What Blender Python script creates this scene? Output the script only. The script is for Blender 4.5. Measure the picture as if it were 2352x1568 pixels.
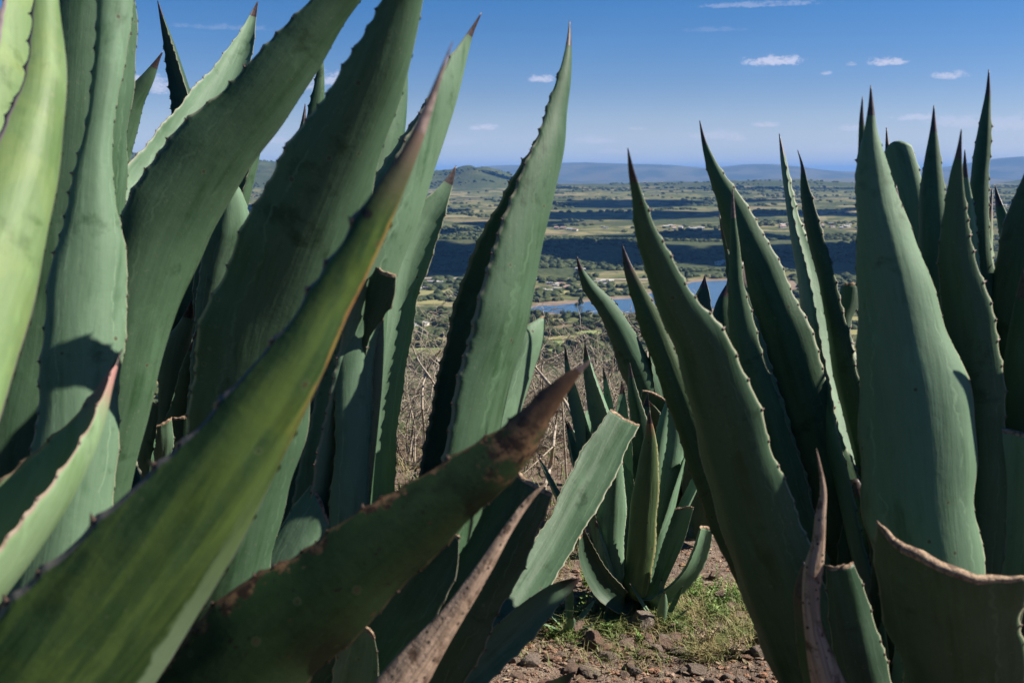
import bpy, math, random
import numpy as np
from mathutils import Vector, noise as mnoise

R = math.radians
SC = bpy.context.scene
for o in list(bpy.data.objects):
    bpy.data.objects.remove(o)

# ------------------------------------------------------------------ camera
CAM = np.array([0.0, 0.0, 1.3])
PITCH = R(9.28)
FPX = 2352.0
FWD = np.array([0, math.cos(PITCH), -math.sin(PITCH)])
UPV = np.array([0, math.sin(PITCH), math.cos(PITCH)])
cam_d = bpy.data.cameras.new('camera')
cam = bpy.data.objects.new('camera', cam_d)
SC.collection.objects.link(cam)
cam.location = CAM
cam.rotation_euler = (math.pi / 2 - PITCH, 0, 0)
cam_d.sensor_fit = 'HORIZONTAL'
cam_d.sensor_width = 36
cam_d.lens = 36
cam_d.clip_start = 0.05
cam_d.clip_end = 120000
cam_d.dof.use_dof = True
cam_d.dof.focus_distance = 4.2
cam_d.dof.aperture_fstop = 7.1
SC.camera = cam

# ------------------------------------------------------------------ sun, sky, exposure
SUN_AZ = 86.0      # degrees to the right of the view direction
SUN_EL = 40.0
SUN_STRENGTH = 5.0
SKY_STRENGTH = 0.043
sun_dir = np.array([math.sin(R(SUN_AZ)) * math.cos(R(SUN_EL)), math.cos(R(SUN_AZ)) * math.cos(R(SUN_EL)), math.sin(R(SUN_EL))])
sl = bpy.data.lights.new('sun', 'SUN')
sl.energy = SUN_STRENGTH
sl.angle = R(0.5)
sl.color = (1.0, 0.93, 0.82)
so = bpy.data.objects.new('sun', sl)
SC.collection.objects.link(so)
so.rotation_euler = Vector(sun_dir).to_track_quat('Z', 'Y').to_euler()

SC.view_settings.view_transform = 'Standard'
SC.view_settings.look = 'None'
SC.view_settings.gamma = 1.0
SC.view_settings.use_curve_mapping = False
SC.view_settings.exposure = 1.12
SC.cycles.use_denoising = True
SC.cycles.max_bounces = 6
SC.cycles.diffuse_bounces = 2
SC.cycles.glossy_bounces = 2
SC.cycles.transparent_max_bounces = 8
SC.cycles.volume_bounces = 0


class NG:
    """tiny helper round a node tree"""
    def __init__(self, tree):
        self.t = tree
        self.n = tree.nodes
        self.l = tree.links

    def node(self, typ, **kw):
        n = self.n.new(typ)
        for k, v in kw.items():
            setattr(n, k, v)
        return n

    def put(self, sock, v):
        if isinstance(v, bpy.types.NodeSocket):
            self.l.new(v, sock)
        elif v is not None:
            if isinstance(v, (tuple, list)) and len(v) == 3 and sock.type == 'RGBA':
                v = (*v, 1)
            sock.default_value = v

    def math(self, op, a, b=None, c=None, clamp=False):
        n = self.node('ShaderNodeMath', operation=op, use_clamp=clamp)
        self.put(n.inputs[0], a)
        if b is not None:
            self.put(n.inputs[1], b)
        if c is not None:
            self.put(n.inputs[2], c)
        return n.outputs[0]

    def mix(self, f, a, b, mode='MIX'):
        n = self.node('ShaderNodeMix', data_type='RGBA', blend_type=mode)
        self.put(n.inputs[0], f)
        self.put(n.inputs[6], a)
        self.put(n.inputs[7], b)
        return n.outputs[2]

    def smooth(self, v, a, b, lo=0.0, hi=1.0):
        n = self.node('ShaderNodeMapRange', interpolation_type='SMOOTHSTEP')
        self.put(n.inputs[0], v)
        n.inputs[1].default_value = a
        n.inputs[2].default_value = b
        n.inputs[3].default_value = lo
        n.inputs[4].default_value = hi
        return n.outputs[0]

    def noise(self, vec, scale, detail=3, rough=0.5, dist=0.0):
        n = self.node('ShaderNodeTexNoise')
        if vec is not None:
            self.put(n.inputs['Vector'], vec)
        n.inputs['Scale'].default_value = scale
        n.inputs['Detail'].default_value = detail
        n.inputs['Roughness'].default_value = rough
        n.inputs['Distortion'].default_value = dist
        return n.outputs[0]

    def voro(self, vec, scale, feature='F1', rnd=1.0):
        n = self.node('ShaderNodeTexVoronoi', feature=feature)
        self.put(n.inputs['Vector'], vec)
        n.inputs['Scale'].default_value = scale
        n.inputs['Randomness'].default_value = rnd
        return n

    def comb(self, x, y, z):
        n = self.node('ShaderNodeCombineXYZ')
        self.put(n.inputs[0], x)
        self.put(n.inputs[1], y)
        self.put(n.inputs[2], z)
        return n.outputs[0]

    def sep(self, v):
        n = self.node('ShaderNodeSeparateXYZ')
        self.put(n.inputs[0], v)
        return n.outputs

    def vscale(self, v, s):
        n = self.node('ShaderNodeVectorMath', operation='MULTIPLY')
        self.put(n.inputs[0], v)
        n.inputs[1].default_value = s
        return n.outputs[0]


# sky with small fair weather clouds low over the horizon
world = bpy.data.worlds.new('World')
SC.world = world
world.use_nodes = True
w = NG(world.node_tree)
w.n.clear()
sky = w.node('ShaderNodeTexSky', sky_type='NISHITA')
sky.sun_disc = False
sky.sun_elevation = R(SUN_EL)
sky.sun_rotation = R(SUN_AZ)
sky.altitude = 2000
sky.air_density = 1.0
sky.dust_density = 0.4
sky.ozone_density = 3.0
tc = w.node('ShaderNodeTexCoord')
nrm = w.node('ShaderNodeVectorMath', operation='NORMALIZE')
w.put(nrm.inputs[0], tc.outputs['Generated'])
dx, dy, dz = w.sep(nrm.outputs[0])
az = w.math('ARCTAN2', dx, dy)
el = w.math('ARCSINE', dz)
cvec = w.comb(w.math('MULTIPLY', az, 1.0), w.math('MULTIPLY', el, 1.8), 0.3)
cn1 = w.noise(cvec, 90, 6, 0.62)
cn2 = w.noise(cvec, 320, 4, 0.65)
cn = w.math('ADD', w.math('MULTIPLY', w.math('SUBTRACT', cn1, 0.5), 5.2), w.math('MULTIPLY', w.math('SUBTRACT', cn2, 0.5), 2.4))


def px_azel(px, py):
    v = FWD + np.array([1, 0, 0]) * (px - 1176) / FPX + UPV * (784 - py) / FPX
    v = v / np.linalg.norm(v)
    return math.atan2(v[0], v[1]), math.asin(v[2])


CLOUDS = [(1780, 143, 62, 17, .85), (2040, 145, 40, 12, .8), (1245, 184, 30, 12, .75), (1955, 149, 13, 6, .5), (1897, 170, 13, 6, .5),
          (2180, 176, 36, 12, .7), (1112, 295, 30, 10, .75), (1460, 297, 20, 7, .4), (1640, 314, 62, 14, .45), (1690, 318, 24, 14, .6), (1758, 288, 26, 9, .7),
          (1370, 325, 52, 11, .45), (635, 325, 26, 10, .45), (300, 195, 48, 30, .8), (365, 203, 34, 26, .7), (690, 193, 50, 30, .75),
          (760, 187, 30, 24, .7), (2110, 271, 58, 11, .65), (2210, 284, 70, 20, .5), (1960, 296, 30, 10, .5), (2310, 290, 70, 22, .45),
          (1420, 350, 50, 9, .35), (1750, 12, 130, 9, .30), (1960, 345, 120, 16, .22), (1050, 330, 60, 14, .2), (1640, 70, 70, 7, .12),
          (520, 65, 110, 8, .14), (2290, 345, 90, 20, .25), (3000, 250, 120, 30, .7), (3500, 180, 100, 30, .7), (-700, 220, 120, 34, .7), (-200, 290, 90, 20, .6)]
mask = None
for (cx, cy, wx, wy, op) in CLOUDS:
    a0, e0 = px_azel(cx, cy)
    ux = w.math('MULTIPLY', w.math('SUBTRACT', az, a0), FPX / wx)
    uy = w.math('MULTIPLY', w.math('SUBTRACT', el, e0), FPX / wy)
    uy = w.math('MAXIMUM', uy, w.math('MULTIPLY', uy, -2.2))
    r2 = w.math('ADD', w.math('MULTIPLY', ux, ux), w.math('MULTIPLY', uy, uy))
    m = w.math('MULTIPLY', w.smooth(w.math('ADD', r2, cn), 1.35, -0.35), op)
    mask = m if mask is None else w.math('MAXIMUM', mask, m)
haze_low = w.smooth(el, 0.085, -0.02, 0.0, 0.60)
hs = w.node('ShaderNodeHueSaturation')
hs.inputs['Saturation'].default_value = 1.42
w.put(hs.inputs['Color'], sky.outputs[0])
tint = w.mix(1.0, hs.outputs[0], (1.20, .94, 1.04), 'MULTIPLY')
skyc = w.mix(haze_low, tint, (6.0, 8.0, 10.6))
cloudc = w.mix(w.smooth(cn1, 0.35, 0.65), (7.0, 7.5, 9.8), (8.9, 8.4, 9.2))
col = w.mix(mask, skyc, cloudc)
bg = w.node('ShaderNodeBackground')
w.put(bg.inputs[0], col)
bg.inputs[1].default_value = SKY_STRENGTH
wo = w.node('ShaderNodeOutputWorld')
w.l.new(bg.outputs[0], wo.inputs[0])

# ------------------------------------------------------------------ helpers
COL = SC.collection


def unproj(px, py, d):
    return CAM + d * (FWD + np.array([1.0, 0, 0]) * (px - 1176) / FPX + UPV * (784 - py) / FPX)


def hit_plane(px, py, z=0.0):
    v = FWD + np.array([1.0, 0, 0]) * (px - 1176) / FPX + UPV * (784 - py) / FPX
    k = (z - CAM[2]) / v[2]
    return CAM + v * k


def tag(o, label=None, cat=None, group=None, kind=None):
    if label:
        o['label'] = label
    if cat:
        o['category'] = cat
    if group:
        o['group'] = group
    if kind:
        o['kind'] = kind
    return o


def empty(name, loc):
    o = bpy.data.objects.new(name, None)
    COL.objects.link(o)
    o.location = loc
    o.empty_display_size = 0.1
    return o


def mesh_obj(name, verts, faces, mat, parent=None, smooth=True, loc=None, attrs=None):
    me = bpy.data.meshes.new(name)
    verts = np.asarray(verts, dtype=np.float32)
    if isinstance(faces, np.ndarray):
        nf, k = faces.shape
        me.vertices.add(len(verts))
        me.vertices.foreach_set('co', verts.ravel())
        me.loops.add(nf * k)
        me.loops.foreach_set('vertex_index', faces.astype(np.int32).ravel())
        me.polygons.add(nf)
        me.polygons.foreach_set('loop_start', np.arange(0, nf * k, k, dtype=np.int32))
        me.update(calc_edges=True)
    else:
        me.from_pydata([tuple(v) for v in verts], [], [tuple(f) for f in faces])
    me.validate()
    me.polygons.foreach_set('use_smooth', [smooth] * len(me.polygons))
    if attrs:
        for an, av in attrs.items():
            a = me.attributes.new(an, 'FLOAT_VECTOR', 'POINT')
            a.data.foreach_set('vector', np.asarray(av, dtype=np.float32).ravel())
    if isinstance(mat, (list, tuple)):
        for m_ in mat:
            me.materials.append(m_)
    elif mat:
        me.materials.append(mat)
    o = bpy.data.objects.new(name, me)
    COL.objects.link(o)
    if parent:
        o.parent = parent
    if loc is not None:
        o.location = loc
    return o


def new_mat(name):
    m = bpy.data.materials.new(name)
    m.use_nodes = True
    g = NG(m.node_tree)
    g.n.clear()
    out = g.node('ShaderNodeOutputMaterial')
    p = g.node('ShaderNodeBsdfPrincipled')
    g.l.new(p.outputs[0], out.inputs[0])
    return m, g, p, out


def bump(g, p, h, strength=0.3, dist=0.002):
    b = g.node('ShaderNodeBump')
    b.inputs['Strength'].default_value = strength
    b.inputs['Distance'].default_value = dist
    g.put(b.inputs['Height'], h)
    g.l.new(b.outputs[0], p.inputs['Normal'])


# ------------------------------------------------------------------ materials
def leaf_mat(name, green, bloom, dark, bloom_amt=0.5, rough=0.50, spots=0.25, edge=(.42, .40, .28), tipc=(.042, .027, .026), tiplen=0.065, yellow=None,
             brown=0.0, imprint=0.55, edge_w=0.955):
    K_ = .66
    green, bloom, dark = [tuple(c * K_ * f for c, f in zip(col3, (.92, 1.0, .92))) for col3 in (green, bloom, dark)]
    edge = tuple(c * K_ for c in edge)
    tipc = tuple(c * .8 for c in tipc)
    m, g, p, out = new_mat(name)
    at = g.node('ShaderNodeAttribute', attribute_name='leafco')
    s, dist, hw = g.sep(at.outputs['Vector'])
    oi = g.node('ShaderNodeObjectInfo')
    rnd = oi.outputs['Random']
    xs = g.math('MULTIPLY', s, hw)
    off = g.math('MULTIPLY', rnd, 37.0)
    v_str = g.comb(g.math('MULTIPLY', xs, 30.0), g.math('ADD', g.math('MULTIPLY', dist, 3.2), off), off)
    v_iso = g.comb(g.math('MULTIPLY', xs, 1.0), g.math('ADD', dist, off), off)
    n_str = g.noise(v_str, 1.0, 5, 0.6, 0.4)
    v_fine = g.comb(g.math('MULTIPLY', xs, 130.0), g.math('ADD', g.math('MULTIPLY', dist, 6.0), off), off)
    n_fine = g.noise(v_fine, 1.0, 4, 0.6)
    n_big = g.noise(v_iso, 7.0, 4, 0.6, 0.6)
    n_mot = g.noise(v_iso, 34.0, 5, 0.65)
    f1 = g.smooth(g.math('ADD', g.math('MULTIPLY', n_str, 0.6), g.math('MULTIPLY', n_big, 0.4)), 0.38 - bloom_amt * 0.12, 0.60 - bloom_amt * 0.12)
    col = g.mix(f1, green, bloom)
    # wax rubbed off in soft patches
    f2 = g.smooth(g.math('ADD', g.math('MULTIPLY', n_big, 0.65), g.math('MULTIPLY', n_mot, 0.35)), 0.56, 0.68)
    col = g.mix(g.math('MULTIPLY', f2, 0.7), col, dark)
    n_cl = g.noise(g.comb(g.math('MULTIPLY', xs, 16.0), g.math('ADD', g.math('MULTIPLY', dist, 5.5), off), off), 1.0, 5, 0.65, 0.8)
    col = g.mix(g.math('MULTIPLY', g.smooth(n_cl, 0.52, 0.72), 0.55), col, tuple(min(1, c * 1.45) for c in bloom))
    dust = g.smooth(g.noise(v_iso, 150.0, 3, 0.7), 0.60, 0.72)
    col = g.mix(g.math('MULTIPLY', dust, 0.0 if 'withered' in name else 0.22), col, (.22, .20, .15))
    col = g.mix(g.math('MULTIPLY', g.smooth(n_fine, 0.35, 0.7), 0.12), col, dark)
    # faint imprint of the neighbouring leaf's toothed edge
    if imprint > 0:
        ab = g.math('ABSOLUTE', s)
        saw = g.math('PINGPONG', g.math('ADD', dist, g.math('MULTIPLY', n_mot, 0.01)), 0.017)
        wob = g.math('ADD', g.math('MULTIPLY', saw, 2.2), g.math('MULTIPLY', n_big, 0.5))
        ln = g.math('ABSOLUTE', g.math('SUBTRACT', ab, g.math('ADD', 0.36, wob)))
        li = g.smooth(ln, 0.030, 0.006)
        li = g.math('MULTIPLY', li, g.smooth(n_mot, 0.38, 0.56))
        li = g.math('MULTIPLY', li, g.smooth(dist, 0.25, 0.5))
        col = g.mix(g.math('MULTIPLY', li, imprint), col, (bloom[0] * 1.7, bloom[1] * 1.55, bloom[2] * 1.6))
    # small scars
    if spots > 0:
        vo = g.voro(v_iso, 26.0)
        vo2 = g.voro(v_iso, 26.0)
        d_ = vo.outputs['Distance']
        keep = g.math('LESS_THAN', g.sep(vo2.outputs['Color'])[0], spots)
        sp = g.math('MULTIPLY', g.smooth(d_, 0.11, 0.05), keep)
        col = g.mix(g.math('MULTIPLY', sp, 0.8), col, (.05, .035, .02))
        sp2 = g.math('MULTIPLY', g.smooth(g.math('ABSOLUTE', g.math('SUBTRACT', d_, 0.12)), 0.03, 0.0), keep)
        col = g.mix(g.math('MULTIPLY', sp2, 0.12), col, (.30, .28, .18))
    if yellow:
        col = g.mix(g.math('MULTIPLY', g.smooth(g.noise(v_iso, 12.0, 4, 0.6, 0.5), 0.45, 0.7), yellow[3]), col, yellow[:3])
    if brown > 0:
        fb = g.smooth(g.math('ADD', g.math('ADD', g.math('MULTIPLY', n_mot, 0.7), g.math('MULTIPLY', n_big, 0.7)), g.math('MULTIPLY', g.math('SUBTRACT', 1.0, g.math('MULTIPLY', dist, 2.2)), brown)), 0.95, 1.12)
        col = g.mix(fb, col, g.mix(g.smooth(n_mot, 0.4, 0.6), (.05, .028, .018), (.17, .105, .06)))
    if name == 'agave_leaf_mottled_lit_strip':
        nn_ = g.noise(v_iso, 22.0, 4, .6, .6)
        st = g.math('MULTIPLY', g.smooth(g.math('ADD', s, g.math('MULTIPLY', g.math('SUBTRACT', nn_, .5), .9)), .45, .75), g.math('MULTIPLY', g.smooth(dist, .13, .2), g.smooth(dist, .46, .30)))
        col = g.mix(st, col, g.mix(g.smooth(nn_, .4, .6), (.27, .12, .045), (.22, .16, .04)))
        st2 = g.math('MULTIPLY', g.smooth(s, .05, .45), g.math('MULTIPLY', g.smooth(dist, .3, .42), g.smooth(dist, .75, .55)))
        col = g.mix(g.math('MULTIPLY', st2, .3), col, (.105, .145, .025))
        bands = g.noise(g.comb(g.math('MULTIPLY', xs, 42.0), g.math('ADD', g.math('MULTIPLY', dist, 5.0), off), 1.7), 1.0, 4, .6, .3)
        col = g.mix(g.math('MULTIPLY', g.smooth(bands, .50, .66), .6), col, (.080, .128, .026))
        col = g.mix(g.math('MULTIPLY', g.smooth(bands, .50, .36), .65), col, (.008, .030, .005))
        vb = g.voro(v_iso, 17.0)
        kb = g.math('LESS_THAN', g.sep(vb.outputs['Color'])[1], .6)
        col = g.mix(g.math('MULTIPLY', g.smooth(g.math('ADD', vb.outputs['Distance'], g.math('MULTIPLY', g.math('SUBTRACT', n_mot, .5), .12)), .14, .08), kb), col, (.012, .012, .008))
        col = g.mix(g.math('MULTIPLY', g.smooth(g.math('ADD', s, g.math('MULTIPLY', g.math('SUBTRACT', nn_, .5), .4)), .38, .50), g.smooth(dist, .42, .7)), col, (.13, .19, .105))  # right strip painted pale as the leaf's lit side, the rest kept dark
    if name == 'agave_leaf_withered':
        nn_ = g.noise(v_iso, 26.0, 6, .75, .4)
        eb = g.smooth(g.math('SUBTRACT', g.math('MULTIPLY', g.math('SUBTRACT', nn_, .5), 1.6), s), .84, .92)
        eb = g.math('MAXIMUM', eb, g.smooth(g.math('SUBTRACT', g.math('MULTIPLY', g.math('SUBTRACT', nn_, .5), .5), dist), -.175, -.125))
        col = g.mix(eb, col, g.mix(g.smooth(g.noise(v_iso, 70.0, 5, .7), .42, .58), (.022, .012, .007), (.150, .088, .045)))
        col = g.mix(g.math('MULTIPLY', g.smooth(g.noise(v_iso, 55.0, 3, .6), .70, .75), .8), col, (.09, .035, .02))
        col = g.mix(g.math('MULTIPLY', g.smooth(g.noise(v_iso, 85.0, 3, .6), .64, .68), .9), col, (.010, .009, .006))
    # margin line: pale horny edge
    ed = g.smooth(g.math('ADD', g.math('ABSOLUTE', s), g.math('MULTIPLY', g.math('SUBTRACT', n_mot, .5), 0.02)), edge_w, min(edge_w + 0.03, 0.995))
    col = g.mix(g.math('MULTIPLY', ed, 0.75), col, edge)
    # reddish-brown run into the spine
    tp = g.smooth(g.math('ADD', dist, g.math('MULTIPLY', g.math('SUBTRACT', n_mot, .5), 0.05)), tiplen, tiplen * 0.25)
    col = g.mix(tp, col, tipc)
    g.put(p.inputs['Base Color'], col)
    g.put(p.inputs['Roughness'], g.math('ADD', rough, g.math('MULTIPLY', f1, 0.10)))
    p.inputs['Specular IOR Level'].default_value = 0.26
    p.inputs['Subsurface Weight'].default_value = 0.0
    h = g.math('ADD', g.math('MULTIPLY', n_fine, 0.3), g.math('ADD', g.math('MULTIPLY', n_mot, 0.6), g.math('MULTIPLY', n_str, 1.6)))
    bump(g, p, h, 0.28, 0.004)
    return m


M = {}
M['agave'] = leaf_mat('agave_leaf', (.036, .086, .036), (.082, .146, .086), (.014, .044, .014))
M['grey'] = leaf_mat('agave_leaf_waxy', (.070, .142, .072), (.168, .260, .172), (.036, .088, .036), bloom_amt=0.8)
M['deep'] = leaf_mat('agave_leaf_deep', (.032, .074, .036), (.066, .115, .072), (.015, .042, .016), bloom_amt=0.3)  # darker leaf green, shade put into the colour of shaded leaves
M['young'] = leaf_mat('young_agave_leaf', (.100, .190, .100), (.215, .330, .220), (.045, .110, .045), edge=(.40, .42, .30), spots=.12)
M['yellow'] = leaf_mat('agave_leaf_yellow_green', (.110, .180, .055), (.190, .270, .118), (.068, .122, .030), edge=(.30, .20, .26), yellow=(.20, .25, .07, .3), imprint=0, edge_w=.90)
M['front'] = leaf_mat('agave_leaf_mottled_lit_strip', (.028, .070, .018), (.054, .104, .034), (.010, .032, .006), bloom_amt=.2, spots=.4, edge=(.20, .17, .19), tipc=(.20, .12, .10),
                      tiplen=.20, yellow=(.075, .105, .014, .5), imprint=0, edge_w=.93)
M['pink'] = leaf_mat('agave_leaf_pink_edge', (.140, .230, .090), (.240, .330, .190), (.09, .15, .06), edge=(.30, .17, .14), tipc=(.34, .17, .15), tiplen=.12, imprint=0, edge_w=.95)
M['spotted'] = leaf_mat('agave_leaf_withered', (.020, .048, .014), (.029, .060, .020), (.008, .021, .005), bloom_amt=.1, spots=.75, edge=(.10, .06, .035), tipc=(.11, .060, .035),
                        tiplen=.14, brown=0, imprint=0, edge_w=.94)

M['yyoung'] = leaf_mat('young_agave_leaf_yellow_edge', (.075, .130, .050), (.150, .215, .095), (.040, .085, .025), edge=(.36, .34, .16), spots=.6, tipc=(.30, .13, .08), tiplen=.1, edge_w=.86)
M['spotted2'] = leaf_mat('agave_leaf_black_specks', (.050, .090, .035), (.085, .130, .060), (.025, .05, .02), bloom_amt=.2, spots=.85, edge=(.16, .11, .08), tipc=(.12, .07, .055), tiplen=.12, imprint=0)

# dry leaf tip
m, g, p, out = new_mat('dry_leaf')
at = g.node('ShaderNodeAttribute', attribute_name='leafco')
s, dist, hw = g.sep(at.outputs['Vector'])
xs = g.math('MULTIPLY', s, hw)
v = g.comb(g.math('MULTIPLY', xs, 1.0), dist, 0.7)
n1 = g.noise(g.comb(g.math('MULTIPLY', xs, 160.0), g.math('MULTIPLY', dist, 9.0), .2), 1.0, 5, .65)
n2 = g.noise(v, 40, 5, .65)
col = g.mix(g.smooth(n1, .35, .65), (.20, .135, .09), (.36, .255, .185))
col = g.mix(g.smooth(n2, .52, .66), col, (.09, .05, .03))
vo = g.voro(v, 75.0)
col = g.mix(g.smooth(vo.outputs['Distance'], .22, .12), col, (.02, .014, .01))
col = g.mix(g.smooth(dist, .38, .52), col, g.mix(g.smooth(n2, .45, .55), (.30, .17, .02), (.10, .14, .03)))
g.put(p.inputs['Base Color'], col)
p.inputs['Roughness'].default_value = .75
bump(g, p, g.math('ADD', n1, n2), .8, .004)
M['dry'] = m

m, g, p, out = new_mat('spine')
tcn = g.node('ShaderNodeTexCoord')
n1 = g.noise(tcn.outputs['Object'], 160, 3)
g.put(p.inputs['Base Color'], g.mix(g.smooth(n1, .35, .65), (.022, .013, .013), (.060, .036, .032)))
p.inputs['Roughness'].default_value = .45
M['spine'] = m

m, g, p, out = new_mat('spine_grey')
tcn = g.node('ShaderNodeTexCoord')
n1 = g.noise(tcn.outputs['Object'], 120, 3)
g.put(p.inputs['Base Color'], g.mix(g.smooth(n1, .35, .65), (.09, .06, .055), (.24, .17, .15)))
p.inputs['Roughness'].default_value = .6
M['spine_grey'] = m

m, g, p, out = new_mat('tooth')
p.inputs['Base Color'].default_value = (.075, .045, .035, 1)
p.inputs['Roughness'].default_value = .5
M['tooth'] = m

m, g, p, out = new_mat('cut_rim')
tcn = g.node('ShaderNodeTexCoord')
n1 = g.noise(tcn.outputs['Object'], 110, 4, .7)
g.put(p.inputs['Base Color'], g.mix(g.smooth(n1, .35, .65), (.09, .05, .03), (.36, .25, .16)))
p.inputs['Roughness'].default_value = .85
bump(g, p, n1, 1.0, .003)
M['rim'] = m

m, g, p, out = new_mat('agave_heart')
tcn = g.node('ShaderNodeTexCoord')
n1 = g.noise(tcn.outputs['Object'], 25, 5, .7)
g.put(p.inputs['Base Color'], g.mix(g.smooth(n1, .35, .65), (.05, .035, .02), (.16, .12, .07)))
p.inputs['Roughness'].default_value = .9
bump(g, p, n1, 1.0, .01)
M['heart'] = m

# ------------------------------------------------------------------ agave leaves
def spline(pts, n):
    """Catmull-Rom resample (rows of any dimension) by chord length"""
    P = np.asarray(pts, float)
    k = len(P)
    dd = np.r_[0, np.cumsum(np.maximum(np.linalg.norm(np.diff(P[:, :2] if P.shape[1] > 2 else P, axis=0), axis=1), 1e-6))]
    u = np.linspace(0, dd[-1], n)
    mtan = np.zeros_like(P)
    for i in range(k):
        if i == 0:
            mtan[i] = (P[1] - P[0]) / (dd[1] - dd[0])
        elif i == k - 1:
            mtan[i] = (P[-1] - P[-2]) / (dd[-1] - dd[-2])
        else:
            h0, h1 = dd[i] - dd[i - 1], dd[i + 1] - dd[i]
            d0, d1 = (P[i] - P[i - 1]) / h0, (P[i + 1] - P[i]) / h1
            mtan[i] = (h1 * d0 + h0 * d1) / (h0 + h1)
    out = np.zeros((n, P.shape[1]))
    idx = np.clip(np.searchsorted(dd, u, side='right') - 1, 0, k - 2)
    for j in range(n):
        i = idx[j]
        h = dd[i + 1] - dd[i]
        t = (u[j] - dd[i]) / h
        out[j] = ((2 * t**3 - 3 * t**2 + 1) * P[i] + (t**3 - 2 * t**2 + t) * h * mtan[i] + (-2 * t**3 + 3 * t**2) * P[i + 1] + (t**3 - t**2) * h * mtan[i + 1])
    return out


LEAF_N = [0]
S_OUT = np.sin(np.linspace(-1, 1, 13) * math.pi / 2)
S_OUT = 0.6 * S_OUT + 0.4 * np.linspace(-1, 1, 13)


def build_leaf(plant, P, W, A, tau, mat, cut=False, slope=0.0, thick=.07, spine=True, spine_mat='spine', teeth=True, label=None, tooth=1.0, view=True, out=None,
               name='leaf', spine_len=None, wave=1.0, dome=0.0, rim=True):
    """P (n,3) centreline tip->base, W (n) visible width in metres, A half arc (deg), tau turn of the keel (deg)"""
    LEAF_N[0] += 1
    rs = np.random.RandomState(1000 + LEAF_N[0])
    n = len(P)
    base = np.array(plant.location)
    T = np.zeros_like(P)
    T[1:-1] = P[:-2] - P[2:]
    T[0] = P[0] - P[1]
    T[-1] = P[-2] - P[-1]
    T /= np.linalg.norm(T, axis=1)[:, None]
    for _ in range(3):
        T[1:-1] = (T[:-2] + T[1:-1] * 2 + T[2:]) / 4
    T /= np.linalg.norm(T, axis=1)[:, None]
    if view:
        Vd = CAM - P
        Vd /= np.linalg.norm(Vd, axis=1)[:, None]
    else:
        Vd = np.tile(out, (n, 1))
    U = np.cross(T, Vd)
    U /= np.maximum(np.linalg.norm(U, axis=1), 1e-6)[:, None]
    N = np.cross(U, T)
    arc = np.r_[0, np.cumsum(np.linalg.norm(np.diff(P, axis=0), axis=1))]
    A = np.radians(np.broadcast_to(A, (n,)).astype(float))
    tau = np.radians(np.broadcast_to(tau, (n,)).astype(float))
    fine = np.linspace(-1, 1, 41)
    th = tau[:, None] + A[:, None] * fine[None]
    sx = np.sin(th)
    mx, mn = sx.max(1), sx.min(1)
    Rr = W / np.maximum(mx - mn, 1e-3)
    xc = (mx + mn) / 2
    zc = np.cos(th).mean(1)
    s = S_OUT
    # teeth positions on each margin
    sp_len = spine_len if spine_len is not None else max(0.018, min(0.05, arc[-1] * 0.06))
    start = 0.02 if cut else sp_len * 2.0
    tp = {}
    for side in (-1, 1):
        q, L = [], start + rs.rand() * 0.04
        while L < arc[-1] - 0.02:
            q.append(L)
            L += (0.022 + 0.036 * rs.rand()) * tooth
        tp[side] = np.array(q)
    def cusp(side):
        q = tp[side]
        if len(q) < 2 or not teeth:
            return np.zeros(n)
        d = np.abs(arc[:, None] - q[None]).min(1)
        return np.maximum(0, 1 - d / (0.017 * tooth)) ** 2.0
    wv = wave * 0.026
    ph = rs.rand(8) * 6.28
    und = {sd: (np.sin(arc * 17 + ph[0 + (sd > 0)]) + .6 * np.sin(arc * 41 + ph[2 + (sd > 0)])) * wv for sd in (-1, 1)}
    cs = {sd: cusp(sd) for sd in (-1, 1)}
    thn = thick * W
    tipf = np.clip(1 - arc / (sp_len * 3), 0, 1) if not cut else np.zeros(n)
    thn = thn * (1 + 3.5 * tipf)
    thn = np.maximum(thn, 0.0012 if not cut else .002)
    rows_o, rows_i = [], []
    tip_soft = np.exp(-arc / .15) if not cut else np.zeros(n)
    fade = np.exp(-arc / (W[0] * .8 + 1e-6)) if cut else np.zeros(n)
    cutn = rs.rand(len(s)) * .012
    rip = (np.sin(arc * 9 + ph[4])[:, None] * np.sin(s * 3 + ph[5])[None]) * .008 * wave
    rip = rip + (np.sin(s[None] * 7.5 + ph[6] + arc[:, None] * 1.8) * .0085 + np.sin(s[None] * 13 + ph[7] - arc[:, None] * 2.6) * .0035) * (1 - s[None] ** 2) * (1 - tip_soft[:, None])
    for j, sj in enumerate(s):
        t_ = tau + A * sj
        x = (np.sin(t_) - xc) * Rr
        z = (np.cos(t_) - zc) * Rr
        r_out = rip[:, j] * W * 1.5
        e = abs(sj) ** 3
        sd = 1 if sj > 0 else -1
        # margins wander and carry the tooth cusps (moved along the arc's own direction)
        tx, tz = np.cos(t_) * sd, -np.sin(t_) * sd
        mo = (und[sd] * W * (abs(sj) ** 5) + cs[sd] * 0.0050 * tooth * (abs(sj) ** 14))
        nx_, nz_ = np.sin(t_), np.cos(t_)
        ro = r_out + und[sd] * W * 0.8 * e
        X = x + tx * mo + nx_ * ro
        Z = z + tz * mo + nz_ * ro
        lift = (slope * (x) + cutn[j] * W[0] * 2 - dome * W[0] * (2 * x / W[0]) ** 2) * fade
        po = P + U * X[:, None] + N * Z[:, None] + T * lift[:, None]
        tk = thn * (1 - .86 * sj * sj)
        pi_ = po - (U * nx_[:, None] + N * nz_[:, None]) * tk[:, None]
        rows_o.append(po)
        rows_i.append(pi_)
    k = len(s)
    O = np.stack(rows_o, 1)      # n,k,3
    I = np.stack(rows_i, 1)
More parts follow.
